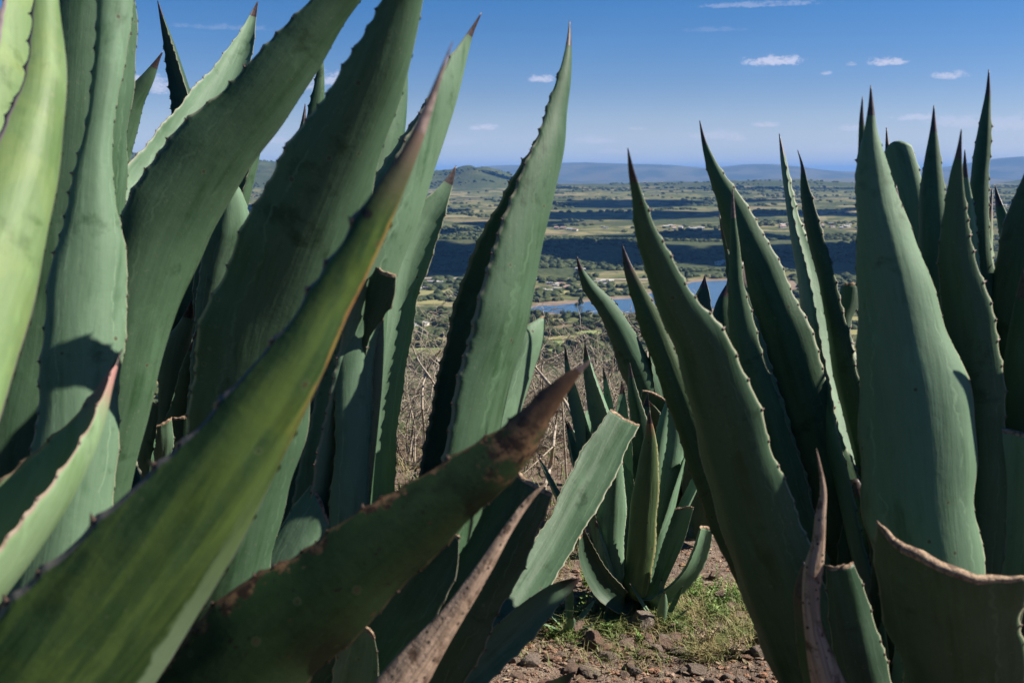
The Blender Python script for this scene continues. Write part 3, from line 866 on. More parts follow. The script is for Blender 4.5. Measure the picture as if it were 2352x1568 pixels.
leaf(G, [(2208, 297, 2), (2203, 345, 11), (2197, 400, 28), (2194, 460, 46), (2193, 530, 62), (2202, 620, 84), (2216, 700, 98), (2228, 790, 114), (2240, 880, 120), (2248, 980, 120), (2254, 1100, 112), (2250, 1250, 100),
         (2235, 1450, 100)], (1.80, 1.92), A=50, tau=(-10, -10), mat='agave', label='dark leaf with a round patch of sunlight')
leaf(G, [(2271, 160, 2), (2269, 215, 12), (2263, 270, 23), (2257, 340, 34), (2251, 410, 39), (2248, 480, 43), (2250, 560, 47), (2256, 640, 47), (2262, 720, 46), (2270, 850, 54), (2260, 1100, 70)], (2.1, 2.05), A=66, tau=(-14, -20), mat='agave')
leaf(G, [(2216, 344, 2), (2217, 400, 13), (2222, 460, 21), (2227, 530, 26), (2235, 700, 40)], (2.0, 2.0), A=60, tau=-20, mat='young')
leaf(G, [(2279, 433, 2), (2274, 500, 11), (2272, 580, 18), (2276, 660, 20), (2270, 850, 40)], (2.25, 2.1), A=50, tau=0, mat='pink')
leaf(G, [(2285, 426, 2), (2294, 470, 16), (2308, 520, 30), (2322, 580, 38), (2335, 680, 46), (2320, 900, 60)], (2.3, 2.1), A=55, tau=-30, mat='agave')
leaf(G, [(2330, 996, 96), (2328, 1060, 92), (2322, 1180, 92), (2300, 1350, 100)], (1.85, 1.9), A=35, tau=170, mat='grey', cut=True, slope=-.1, label='short pale stub at the right border')
leaf(G, [(2300, 868, 3), (2298, 920, 24), (2296, 1000, 40), (2290, 1150, 60)], (1.98, 1.98), A=45, tau=0, mat='grey')
leaf(G, [(2176, 1296, 326), (2188, 1420, 308), (2204, 1568, 276), (2200, 1720, 250)], (1.46, 1.68), A=48, tau=(-16, -16), mat='agave', cut=True, slope=-.30, thick=.07, tooth=1.1, label='wide stub with a torn brown rim at the lower right')
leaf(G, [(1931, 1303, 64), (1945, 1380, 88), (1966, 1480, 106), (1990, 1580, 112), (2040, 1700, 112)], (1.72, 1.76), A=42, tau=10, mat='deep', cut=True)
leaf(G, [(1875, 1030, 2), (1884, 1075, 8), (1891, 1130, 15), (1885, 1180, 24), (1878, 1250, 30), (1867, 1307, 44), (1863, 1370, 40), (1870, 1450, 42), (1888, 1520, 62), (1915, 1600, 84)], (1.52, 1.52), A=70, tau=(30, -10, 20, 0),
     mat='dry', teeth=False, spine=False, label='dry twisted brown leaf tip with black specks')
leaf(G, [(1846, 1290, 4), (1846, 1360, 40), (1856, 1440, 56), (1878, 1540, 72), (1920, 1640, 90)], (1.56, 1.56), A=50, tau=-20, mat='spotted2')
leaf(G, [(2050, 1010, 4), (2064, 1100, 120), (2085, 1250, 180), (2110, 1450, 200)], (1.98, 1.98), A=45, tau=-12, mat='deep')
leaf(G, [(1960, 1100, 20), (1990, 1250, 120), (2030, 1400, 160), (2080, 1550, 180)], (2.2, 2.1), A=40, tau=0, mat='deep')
for az_, ln_, le_, wd_ in ((30, .85, 26, .17), (80, 1.2, 32, .18), (110, 1.0, 45, .17)):
    free_leaf(G, az_, ln_, le_, wd_, 'agave')

# ---- plant past the right border
Sx = agave(0, 0, 'dark agave at the right border, only its left leaves in the picture', .24, .3, loc=(1.72, 2.15, 0))
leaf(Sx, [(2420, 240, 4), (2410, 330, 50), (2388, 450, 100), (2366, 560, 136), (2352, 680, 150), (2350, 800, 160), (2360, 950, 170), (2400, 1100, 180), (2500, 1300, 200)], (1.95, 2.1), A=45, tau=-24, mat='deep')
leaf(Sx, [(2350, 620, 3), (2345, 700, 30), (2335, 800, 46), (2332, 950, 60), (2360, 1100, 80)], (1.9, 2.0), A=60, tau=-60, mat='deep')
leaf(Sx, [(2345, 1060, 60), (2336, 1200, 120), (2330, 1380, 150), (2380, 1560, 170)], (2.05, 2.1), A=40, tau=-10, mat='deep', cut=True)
for az_, ln_, le_, wd_ in ((-120, 1.3, 26, .22), (120, 1.3, 28, .2), (170, 1.2, 34, .2), (-160, 1.2, 36, .2), (90, 1.5, 10, .2)):
    free_leaf(Sx, az_, ln_, le_, wd_, 'agave')

# ---- two offsets on the ground
pl = hit_plane(1517, 1436)
P1 = agave(0, 0, 'tiny agave offset with fresh green leaves, at the foot of the young agave', .02, .02, group='agave offsets', loc=(pl[0], pl[1], 0))
for az_, ln_, le_, wd_ in ((-70, .15, 32, .024), (175, .13, 12, .03), (60, .13, 30, .024), (10, .14, 8, .024), (100, .10, 45, .02), (-120, .09, 55, .02)):
    free_leaf(P1, az_, ln_, le_, wd_, 'young', z0=.0, tooth=.3, spine_len=.008)
pl = hit_plane(1305, 1446)
P2 = agave(0, 0, 'tiny shaded agave offset beside the long cut leaf, left of the young agave', .02, .02, group='agave offsets', loc=(pl[0], pl[1], 0))
for az_, ln_, le_, wd_ in ((-60, .10, 42, .024), (170, .08, 30, .03), (60, .12, 44, .024), (10, .15, 12, .026), (110, .08, 60, .02), (-110, .08, 60, .02)):
    free_leaf(P2, az_, ln_, le_, wd_, 'young', z0=.0, tooth=.3, spine_len=.008)
pl = hit_plane(1590, 1432)

# ---- unseen agaves added behind and beside the camera to deepen the shade
def copy_agave(src, loc, rz, label):
    e = src.copy()
    COL.objects.link(e)
    e.location = loc
    e.rotation_euler = (0, 0, R(rz))
    tag(e, label, 'agave', 'maguey agaves on the hilltop')
    for ch in src.children:
        c = ch.copy()
        COL.objects.link(c)
        c.parent = e
        for g2 in ch.children:
            d_ = g2.copy()
            COL.objects.link(d_)
            d_.parent = c


Nb = agave(0, 0, 'unseen agave added just behind the camera to deepen the shade', .24, .3, loc=(.35, -1.25, 0))
for i in range(17):
    free_leaf(Nb, i * 137.5, 1.75 - .035 * i, 8 + 3.2 * i, .21, 'agave' if i % 2 else 'grey')
copy_agave(Nb, (-1.15, -1.1, 0), 75, 'unseen shading agave added behind the camera on the left')
copy_agave(Nb, (1.75, -.75, 0), 200, 'unseen shading agave added behind the camera on the right')
copy_agave(Nb, (-2.1, .25, 0), 140, 'unseen shading agave added left of the camera')
copy_agave(Nb, (-2.2, 2.2, 0), 30, 'unseen shading agave added past the left border')
# ================================================================== landscape
def dep(py):
    return PITCH - math.atan((784 - py) / FPX)


H0 = -230.0
PROF = [(0, 0), (3.0, 0), (5.2, -.05), (7.0, -1.0), (20, -5.6), (1000, H0 * 1.0), (1150, H0), (2320, H0), (2380, H0 + 3)]
for (py, dist) in ((600, 2650), (560, 3050), (525, 3700), (500, 4300), (470, 5500), (450, 6900), (436, 8200), (427, 9600)):
    PROF.append((dist, CAM[2] - dist * math.tan(dep(py))))
PROF += [(10800, -150), (14000, -170), (60000, -170)]
PX_ = np.array([a for a, b in PROF], float)
PZ_ = np.array([b for a, b in PROF], float)


def hsh(ix, iy, k):
    v = np.sin(ix * 127.1 + iy * 311.7 + k * 74.7) * 43758.5453
    return v - np.floor(v)


def vnoise(x, y, k=0):
    ix, iy = np.floor(x), np.floor(y)
    fx, fy = x - ix, y - iy
    fx = fx * fx * (3 - 2 * fx)
    fy = fy * fy * (3 - 2 * fy)
    a, b = hsh(ix, iy, k), hsh(ix + 1, iy, k)
    c, d = hsh(ix, iy + 1, k), hsh(ix + 1, iy + 1, k)
    return (a * (1 - fx) + b * fx) * (1 - fy) + (c * (1 - fx) + d * fx) * fy - .5


def fbm(x, y, octv=4, k=0):
    v, a = 0, 1.0
    for o in range(octv):
        v = v + vnoise(x * 2**o, y * 2**o, k + o) * a
        a *= .5
    return v


def pxz(px, py, dist):
    """ground x and height seen at a frame position at the given forward distance"""
    x = (px - 1176) / FPX * dist
    return x, CAM[2] - dist * math.tan(dep(py))


HILLS = []   # (x, y, height, rx, ry)
for (px, py_top, dist, rxp, ry, basepy) in ((1112, 404, 8600, 64, 700, 440), (1140, 421, 9000, 130, 700, 440), (1010, 408, 9000, 150, 800, 440), (850, 402, 9300, 150, 800, 440), (300, 378, 8800, 120, 900, 440), (440, 392, 9200, 150, 900, 440), (600, 394, 9300, 150, 900, 440), (760, 402, 9300, 140, 800, 440),
                                    (90, 395, 9300, 160, 600, 440), (1640, 418, 9500, 260, 500, 436), (1850, 421, 9300, 160, 400, 436), (2352, 410, 12000, 75, 700, 440), (2560, 400, 12000, 140, 700, 440), (-400, 400, 9500, 250, 600, 440)):
    x, zt = pxz(px, py_top, dist)
    zb = np.interp(dist, PX_, PZ_)
    HILLS.append((x, dist, zt - zb, rxp / FPX * dist, ry))


def height(x, y):
    x = np.asarray(x, float)
    y = np.asarray(y, float)
    r = np.hypot(x, y)
    f = np.where(y > 0, y + 0.0 * r, 0) * .75 + np.where(y > 0, r, 0) * .25
    z = np.interp(f, PX_, PZ_)
    z = z + np.clip((r - 12) / 60, 0, 1) * np.clip((1100 - r) / 300, 0, 1) * fbm(x / 90, y / 90, 4, 3) * 9
    far = np.clip((f - 2420) / 500, 0, 1)
    z = z + far * (fbm(x / 1300, y / 420, 5, 11) * 22 + fbm(x / 260, y / 130, 3, 17) * 7 * np.clip((f - 2500) / 2500, .3, 1))
    for (hx, hy, hh, rx, ry) in HILLS:
        q = ((x - hx) / rx) ** 2 + ((y - hy) / ry) ** 2
        z = z + hh * np.exp(-q * .9) * (1 + .25 * fbm(x / 200, y / 200, 3, 5))
    near = np.clip((9 - r) / 2, 0, 1)
    z = z + near * (fbm(x * 1.3, y * 1.3, 3, 21) * .05 + fbm(x * 9, y * 9, 3, 31) * .012)
    return z


def at_ground(px, py):
    """march along the sight line until it meets the ground"""
    v = FWD + np.array([1.0, 0, 0]) * (px - 1176) / FPX + UPV * (784 - py) / FPX
    k = np.concatenate([np.linspace(.5, 12, 1200), np.geomspace(12, 20000, 5000)])
    P = CAM[None] + v[None] * k[:, None]
    below = P[:, 2] < height(P[:, 0], P[:, 1])
    i = int(np.argmax(below)) if below.any() else len(k) - 1
    q = P[i]
    return np.array([q[0], q[1], float(height(q[0], q[1]))])


def polar(r, az):
    rr, aa = np.meshgrid(r, az, indexing='ij')
    x, y = rr * np.sin(aa), rr * np.cos(aa)
    return x, y


def grid_obj(name, r, az, mat, wrap=True):
    x, y = polar(r, az)
    z = height(x, y)
    V = np.stack([x, y, z], -1).reshape(-1, 3)
    nr, na = len(r), len(az)
    i = np.arange(nr - 1)[:, None] * na + np.arange(na - 1)[None]
    F = np.stack([i, i + 1, i + na + 1, i + na], -1).reshape(-1, 4)
    o = mesh_obj(name, V, F, mat)
    o['kind'] = 'structure'
    return o


# ---- earth near the camera
m, g, p, out = new_mat('stony_earth')
geo = g.node('ShaderNodeNewGeometry')
pos = geo.outputs['Position']
n1 = g.noise(pos, 3.0, 5, .6)
n2 = g.noise(pos, 28.0, 6, .7)
n3 = g.noise(pos, 180.0, 4, .7)
vo = g.voro(pos, 55.0)
vo2 = g.voro(pos, 140.0)
col = g.mix(g.smooth(n1, .35, .65), (.100, .064, .042), (.155, .103, .070))
col = g.mix(g.smooth(n2, .42, .62), col, (.215, .160, .120))
col = g.mix(g.smooth(n3, .55, .75), col, (.060, .042, .030))
peb = g.smooth(vo.outputs['Distance'], .42, .25)
pc = g.mix(g.sep(vo.outputs['Color'])[0], (.13, .075, .052), (.25, .20, .165))
pm = g.math('MULTIPLY', peb, g.math('GREATER_THAN', g.sep(vo.outputs['Color'])[1], .55))
col = g.mix(g.math('MULTIPLY', pm, .45), col, pc)
g.put(p.inputs['Base Color'], col)
p.inputs['Roughness'].default_value = .95
h = g.math('ADD', g.math('ADD', g.math('MULTIPLY', n2, .8), g.math('MULTIPLY', n3, .3)), g.math('ADD', g.math('MULTIPLY', pm, .5), g.math('MULTIPLY', g.smooth(vo2.outputs['Distance'], .5, .2), .18)))
bump(g, p, h, .9, .018)
M['earth'] = m

# ---- valley cover: scrub, grass and small fields
m, g, p, out = new_mat('valley_cover')
geo = g.node('ShaderNodeNewGeometry')
pos = geo.outputs['Position']
x_, y_, z_ = g.sep(pos)
pv = g.comb(x_, g.math('MULTIPLY', y_, 1.0), 0.0)
wide = g.comb(g.math('MULTIPLY', x_, .38), y_, 0.0)
fa = g.noise(wide, .0022, 5, .6, .5)
fb = g.noise(pv, .012, 5, .65)
fc = g.noise(pv, .07, 4, .6)
vo = g.voro(g.comb(g.math('MULTIPLY', x_, .5), y_, 0.0), .0075)
fr = g.sep(vo.outputs['Color'])
scrub = g.mix(g.smooth(fc, .35, .65), (.026, .040, .016), (.075, .088, .036))
grass = g.mix(g.smooth(fb, .35, .65), (.150, .140, .060), (.082, .105, .036))
grass = g.mix(g.math('MULTIPLY', g.smooth(fr[0], .6, .62), .7), grass, (.25, .21, .115))
bare = (.19, .115, .085)
isopen = g.smooth(g.math('ADD', g.math('MULTIPLY', fa, .75), g.math('MULTIPLY', fr[1], .25)), .44, .52)
isopen = g.math('MULTIPLY', isopen, g.smooth(fb, .62, .48))
col = g.mix(isopen, scrub, grass)
col = g.mix(g.math('MULTIPLY', g.smooth(g.noise(wide, .005, 5, .7), .56, .64), .55), col, bare)
# wooded scarp between the reservoir and the plateau
sc = g.math('MULTIPLY', g.smooth(y_, 2380, 2480), g.smooth(y_, 3350, 3050))
col = g.mix(g.math('MULTIPLY', sc, .85), col, scrub)
slope = g.smooth(y_, 1080, 1000)
col = g.mix(g.math('MULTIPLY', slope, .8), col, scrub)
# low growth on the nearby slope
col = g.mix(g.smooth(y_, 60, 15), col, g.mix(g.smooth(g.noise(pos, 2.5, 5, .7), .4, .62), (.09, .07, .045), (.06, .075, .03)))
col = g.mix(g.math('MULTIPLY', g.math('MULTIPLY', g.smooth(z_, -116, -96), g.smooth(y_, 6800, 7600)), .85), col, scrub)
g.put(p.inputs['Base Color'], col)
p.inputs['Roughness'].default_value = 1.0
p.inputs['Specular IOR Level'].default_value = .1
M['valley'] = m

azf = np.radians(np.concatenate([np.linspace(-180, -34, 50)[:-1], np.linspace(-34, 34, 420), np.linspace(34, 180, 50)[1:]]))
rn = np.geomspace(.25, 7.5, 210)
grid_obj('ground', np.r_[0.02, rn], azf, M['earth'])
rv = np.concatenate([np.geomspace(7.5, 900, 110)[:-1], np.linspace(900, 2500, 50)[:-1], np.geomspace(2500, 11500, 330)[:-1], np.geomspace(11500, 60000, 25)])
grid_obj('valley', rv, azf, M['valley'])

# ---- far mountains (silhouettes with depth)
m, g, p, out = new_mat('mountain_cover')
geo = g.node('ShaderNodeNewGeometry')
g.put(p.inputs['Base Color'], g.mix(g.smooth(g.noise(geo.outputs['Position'], .0011, 5, .6), .4, .6), (.035, .045, .028), (.09, .085, .05)))
p.inputs['Roughness'].default_value = 1.0
M['mount'] = m


def range_obj(name, ctrl, dist, depth, seed):
    """a mountain range: crest height from frame points (x, y) at a forward distance"""
    xs = np.linspace(ctrl[0][0], ctrl[-1][0], 260)
    cy = np.interp(xs, [c[0] for c in ctrl], [c[1] for c in ctrl])
    ker = np.hanning(15)
    ker /= ker.sum()
    cy = np.convolve(np.pad(cy, 7, mode='edge'), ker, 'valid')
    X = (xs - 1176) / FPX * dist
    crest = CAM[2] - dist * np.tan([dep(c) for c in cy])
    rows = 34
    V = np.zeros((rows, len(xs), 3))
    for j in range(rows):
        t = (j / (rows - 1)) * 2 - 1
        y = dist + t * depth
        hh = np.cos(t * math.pi / 2) ** 1.3
        rough = fbm(X / 1500, np.full_like(X, y) / 900, 5, seed) * 260 * hh * (1 - hh * .75)
        V[j, :, 0] = X
        V[j, :, 1] = y
        V[j, :, 2] = -175 + (crest + 175) * hh + rough * .6
    na = len(xs)
    i = np.arange(rows - 1)[:, None] * na + np.arange(na - 1)[None]
    F = np.stack([i, i + 1, i + na + 1, i + na], -1).reshape(-1, 4)
    o = mesh_obj(name, V.reshape(-1, 3), F, M['mount'])
    o['kind'] = 'structure'


range_obj('mountains', [(-900, 425), (-400, 400), (0, 392), (300, 402), (620, 399), (800, 402), (960, 400), (1060, 388), (1150, 376), (1230, 384), (1290, 374), (1320, 369), (1350, 374), (1400, 378), (1470, 373), (1530, 379), (1600, 389), (1650, 388), (1700, 376), (1770, 375),
                        (1850, 386), (1920, 397), (2000, 394), (2080, 392), (2170, 384), (2230, 372), (2290, 358), (2330, 361), (2420, 352), (2700, 365), (3200, 400), (3600, 425)], 27000, 3600, 41)
range_obj('foothills', [(-900, 426), (0, 428), (900, 412), (980, 400), (1060, 408), (1300, 422), (1500, 424), (1800, 410), (1950, 411), (2060, 413), (2200, 405), (2352, 412), (2700, 408), (3600, 426)], 18000, 2200, 57)

# ---- reservoir
m, g, p, out = new_mat('water')
geo = g.node('ShaderNodeNewGeometry')
nn = g.noise(g.vscale(geo.outputs['Position'], (1, .5, 1)), .12, 4, .6)
p.inputs['Base Color'].default_value = (.055, .095, .135, 1)
p.inputs['Roughness'].default_value = .16
bump(g, p, nn, .25, .6)
M['water'] = m


def on_floor(pts, z):
    return [tuple(hit_plane(a, b, z)) for a, b in pts]


def sheet(name, pts, z, mat, kind='structure'):
    V = on_floor(pts, z)
    o = mesh_obj(name, V, [tuple(range(len(V)))], mat, smooth=False)
    o['kind'] = kind
    return o


sheet('lake', [(1212, 712), (1224, 706), (1245, 701), (1275, 702), (1305, 698), (1335, 695), (1356, 692), (1396, 688), (1451, 686), (1476, 679), (1530, 664), (1575, 653), (1592, 648), (1640, 645), (1690, 644), (1760, 646), (1812, 656),
               (1800, 690), (1770, 705), (1700, 709), (1640, 708), (1600, 709), (1560, 716), (1476, 719), (1420, 720), (1356, 722), (1310, 721), (1280, 719), (1240, 715)], H0 + .9, M['water'])


def flat_mat(name, c1, c2, sc=.05):
    m, g, p, out = new_mat(name)
    geo = g.node('ShaderNodeNewGeometry')
    g.put(p.inputs['Base Color'], g.mix(g.smooth(g.noise(geo.outputs['Position'], sc, 4, .65), .35, .65), c1, c2))
    p.inputs['Roughness'].default_value = 1
    return m


M['shore'] = flat_mat('lake_shore_earth', (.13, .09, .06), (.22, .16, .11))
M['crop_y'] = flat_mat('dry_field', (.25, .22, .08), (.17, .17, .055), .03)
M['crop_g'] = flat_mat('green_field', (.15, .20, .055), (.20, .23, .075), .03)
M['road'] = flat_mat('pale_road', (.24, .20, .15), (.33, .27, .20))
sheet('lake_shore', [(1200, 712), (1220, 700), (1245, 694), (1300, 691), (1345, 686), (1395, 681), (1440, 680), (1476, 672), (1530, 656), (1575, 648), (1600, 642), (1690, 640), (1820, 643), (1835, 658), (1815, 700), (1775, 710), (1700, 714),
                     (1600, 715), (1480, 724), (1356, 727), (1280, 724), (1225, 718)], H0 + .5, M['shore'])
for i, (kind_, pts) in enumerate([('y', [(900, 762), (1020, 767), (1022, 772), (900, 768)]), ('y', [(905, 776), (1015, 772), (1030, 776), (1030, 785), (905, 792)]), ('g', [(920, 796), (1015, 790), (1030, 800), (900, 806)]),
                                  ('g', [(1225, 784), (1300, 782), (1312, 803), (1230, 808)]), ('y', [(1228, 772), (1330, 770), (1325, 777), (1228, 780)]), ('y', [(940, 668), (1030, 664), (1040, 672), (945, 680)]),
                                  ('y', [(1228, 668), (1290, 664), (1320, 672), (1270, 678)]), ('y', [(930, 690), (1030, 688), (1025, 697), (930, 700)]), ('g', [(1320, 760), (1400, 757), (1420, 765), (1325, 768)]),
                                  ('y', [(1900, 730), (1990, 726), (1990, 736), (1905, 742)]), ('g', [(1560, 738), (1680, 730), (1700, 745), (1580, 750)]), ('y', [(1880, 760), (1975, 756), (1980, 768), (1885, 772)]),
                                  ('y', [(930, 745), (1010, 742), (1020, 748), (930, 752)]), ('y', [(1225, 735), (1290, 731), (1300, 736), (1230, 741)]), ('g', [(1400, 740), (1500, 736), (1510, 742), (1410, 746)])]):
    sheet('field', pts, H0 + .35 + .02 * i, M['crop_' + kind_])
sheet('road', [(900, 637), (1060, 637), (1440, 640), (1580, 640), (1580, 642.2), (1440, 643), (1060, 640.5), (900, 640)], H0 + 1.6, M['road'])

# ---- clouds above the valley, out of the frame; their shadows lie across the plain
m, g, p, out = new_mat('cloud_white')
p.inputs['Base Color'].default_value = (.9, .9, .9, 1)
p.inputs['Roughness'].default_value = 1
M['cloud'] = m


def ico(sub):
    t = (1 + 5 ** .5) / 2
    v = [(-1, t, 0), (1, t, 0), (-1, -t, 0), (1, -t, 0), (0, -1, t), (0, 1, t), (0, -1, -t), (0, 1, -t), (t, 0, -1), (t, 0, 1), (-t, 0, -1), (-t, 0, 1)]
    f = [(0, 11, 5), (0, 5, 1), (0, 1, 7), (0, 7, 10), (0, 10, 11), (1, 5, 9), (5, 11, 4), (11, 10, 2), (10, 7, 6), (7, 1, 8), (3, 9, 4), (3, 4, 2), (3, 2, 6), (3, 6, 8), (3, 8, 9), (4, 9, 5), (2, 4, 11), (6, 2, 10), (8, 6, 7), (9, 8, 1)]
    v = [np.array(a, float) / np.linalg.norm(a) for a in v]
    for _ in range(sub):
        cache, nf = {}, []
        def mid(a, b):
            k = (min(a, b), max(a, b))
            if k not in cache:
                q = v[a] + v[b]
                v.append(q / np.linalg.norm(q))
                cache[k] = len(v) - 1
            return cache[k]
        for a, b, c in f:
            ab, bc, ca = mid(a, b), mid(b, c), mid(c, a)
            nf += [(a, ab, ca), (b, bc, ab), (c, ca, bc), (ab, bc, ca)]
        f = nf
    return np.array(v), np.array(f)


IV3, IF3 = ico(4)


def cloud(cx, cy, rx, ry, seed):
    zc = 1500 if cy < 5500 else 2300
    k = (zc - (-180)) / sun_dir[2]
    c = np.array([cx, cy, -180.0]) + sun_dir * k
    rs = np.random.RandomState(seed)
    v = IV3.copy()
    a = np.arctan2(v[:, 1], v[:, 0])
    q = 1 + .9 * fbm(v[:, 0] * 2.2 + seed * 7, v[:, 1] * 2.2 + v[:, 2] + seed, 5, seed)
    v = v * q[:, None]
    v[:, 2] = np.where(v[:, 2] > 0, v[:, 2], v[:, 2] * .25)
    v = v * np.array([rx, ry, min(rx, ry) * .5])
    o = mesh_obj('cloud', v, IF3, M['cloud'], loc=tuple(c))
    o['kind'] = 'structure'


CS = [(1620, 3350, 200, 190), (1060, 2700, 130, 300)]
rc = np.random.RandomState(12)
for (px, dist, rxp, ry) in [(1700, 2720, 330, 330), (420, 2750, 420, 360), (2150, 2800, 240, 300)]:
    for _ in range(5):
        CS.append((px + rc.uniform(-.8, .8) * rxp, dist + rc.uniform(-.45, .45) * ry, rxp * rc.uniform(.35, .6), ry * rc.uniform(.4, .75)))
for (px, dist, rxp, ry) in [(1300, 4400, 330, 330), (700, 4600, 480, 700), (1900, 4700, 300, 420), (1500, 5700, 330, 230), (1500, 8700, 500, 420), (2300, 5700, 300, 300), (1050, 3700, 200, 400)]:
    for _ in range(3):
        CS.append((px + rc.uniform(-.8, .8) * rxp, dist + rc.uniform(-.9, .9) * ry, rxp * rc.uniform(.3, .55), ry * rc.uniform(.35, .7)))
for i, (px, dist, rxp, ry) in enumerate(CS):
    cloud((px - 1176) / FPX * dist, dist, rxp / FPX * dist, ry, 3 + i)

# ---- air
m = bpy.data.materials.new('haze')
m.use_nodes = True
g = NG(m.node_tree)
g.n.clear()
out = g.node('ShaderNodeOutputMaterial')
pv_ = g.node('ShaderNodeVolumePrincipled')
pv_.inputs['Color'].default_value = (.16, .40, .88, 1)
pv_.inputs['Density'].default_value = 3.0e-5
pv_.inputs['Anisotropy'].default_value = 0.0
g.l.new(pv_.outputs[0], out.inputs['Volume'])
hx, hy0, hy1, hz0, hz1 = 62000, -62000, 62000, -260, 420
v = [(sx * hx, y, z) for z in (hz0, hz1) for sx, y in ((-1, hy0), (1, hy0), (1, hy1), (-1, hy1))]
hz = mesh_obj('haze', v, [(0, 3, 2, 1), (4, 5, 6, 7), (0, 1, 5, 4), (1, 2, 6, 5), (2, 3, 7, 6), (3, 0, 4, 7)], m, smooth=False)
hz['kind'] = 'stuff'

# ================================================================== valley trees and houses
m, g, p, out = new_mat('tree_foliage')
geo = g.node('ShaderNodeNewGeometry')
rnd = g.node('ShaderNodeObjectInfo').outputs['Random']
nb = g.noise(geo.outputs['Position'], .045, 3, .6)
nf = g.noise(geo.outputs['Position'], .8, 3, .6)
col = g.mix(g.smooth(nb, .35, .65), (.026, .040, .016), (.062, .075, .028))
col = g.mix(g.math('MULTIPLY', g.smooth(nf, .4, .7), .5), col, (.085, .095, .035))
g.put(p.inputs['Base Color'], col)
p.inputs['Roughness'].default_value = .9
p.inputs['Specular IOR Level'].default_value = .15
M['foliage'] = m
m, g, p, out = new_mat('bark')
tcn = g.node('ShaderNodeTexCoord')
n1 = g.noise(tcn.outputs['Object'], 14, 4, .7)
g.put(p.inputs['Base Color'], g.mix(g.smooth(n1, .35, .65), (.10, .075, .055), (.24, .195, .155)))
p.inputs['Roughness'].default_value = .9
M['bark'] = m

rng = np.random.RandomState(7)


def crown_mesh(kind, seed):
    """leaf-clump crown, unit radius, a few hundred small faces"""
    rs = np.random.RandomState(seed)
    V, F = [], []
    lobes = [(rs.normal(0, .38), rs.normal(0, .38), .55 + rs.normal(0, .22), .42 + .3 * rs.rand()) for _ in range(6)]
    if kind == 'tall':
        lobes = [(rs.normal(0, .15), rs.normal(0, .15), .3 + .32 * i, .42 - .045 * i) for i in range(6)]
    for (lx, ly, lz, lr) in lobes:
        for _ in range(46):
            d = rs.normal(size=3)
            d /= np.linalg.norm(d)
            rr = lr * (.72 + .35 * rs.rand())
            c = np.array([lx, ly, lz]) + d * rr * np.array([1, 1, .8])
            t1 = np.cross(d, rs.normal(size=3))
            t1 /= np.linalg.norm(t1)
            t2 = np.cross(d + rs.normal(size=3) * .4, t1)
            s = .13 + .10 * rs.rand()
            b = len(V)
            V += [c + t1 * s, c + t2 * s, c - t1 * s, c - t2 * s]
            F.append((b, b + 1, b + 2, b + 3))
    me = bpy.data.meshes.new('crown')
    me.from_pydata([tuple(v) for v in V], [], F)
    me.materials.append(M['foliage'])
    return me


def trunk_mesh():
    V, F = [], []
    for j in range(4):
        z = -.1 + .75 * j / 3
        r_ = .07 - .014 * j
        for i in range(6):
            a = i * math.pi / 3
            V.append((r_ * math.cos(a) + .03 * j * math.sin(j), r_ * math.sin(a), z))
    for j in range(3):
        for i in range(6):
            F.append((j * 6 + i, j * 6 + (i + 1) % 6, (j + 1) * 6 + (i + 1) % 6, (j + 1) * 6 + i))
    me = bpy.data.meshes.new('trunk')
    me.from_pydata(V, [], F)
    me.materials.append(M['bark'])
    return me


CR = [crown_mesh('round', 50 + i) for i in range(5)] + [crown_mesh('tall', 70)]
TRK = trunk_mesh()


def tree(loc, s, k, label, group):
    e = empty('tree', loc)
    e.rotation_euler = (0, 0, rng.rand() * 6.28)
    e.scale = (s * (.85 + .4 * rng.rand()), s * (.85 + .4 * rng.rand()), s * (.8 + .3 * rng.rand()))
    tag(e, label, 'tree', group)
    for nm, me in (('crown', CR[k]), ('trunk', TRK)):
        o = bpy.data.objects.new(nm, me)
        COL.objects.link(o)
        o.parent = e


n_t = 0
for _ in range(900):
    if n_t >= 230:
        break
    px = rng.choice([rng.uniform(905, 1060), rng.uniform(1205, 1480), rng.uniform(1205, 1480), rng.uniform(1560, 2000)])
    py = rng.uniform(724, 850)
    q = hit_plane(px, py, H0)
    if q[1] < 1160:
        continue
    if 1225 < px < 1312 and 780 < py < 812 or 900 < px < 1025 and 764 < py < 792:
        continue
    if fbm(np.array(q[0] / 120), np.array(q[1] / 120), 3, 9) < -.12:
        continue
    tree((q[0], q[1], float(height(q[0], q[1]))), rng.uniform(4.5, 9.0), int(rng.randint(0, 5)), 'rounded green tree ' + (('left of the tall leaf' if px < 1100 else 'right of the tall leaf' if px < 1360 else 'beyond the young agave' if px < 1500 else 'seen through the right agave') +
         (', close to the lake' if py < 750 else ', among the fields' if py < 800 else ', at the foot of the hill')), 'trees on the near valley floor')
    n_t += 1
for px, py in ((1327, 640), (1322, 641), (1333, 700), (1412, 716), (1575, 640), (1100, 700)):
    q = hit_plane(px, py + 2, H0)
    tree((q[0], q[1], H0), 10, 5, 'tall narrow dark tree by the lake shore' if py > 650 else 'tall narrow dark tree among the houses beyond the lake', 'tall trees near the lake')


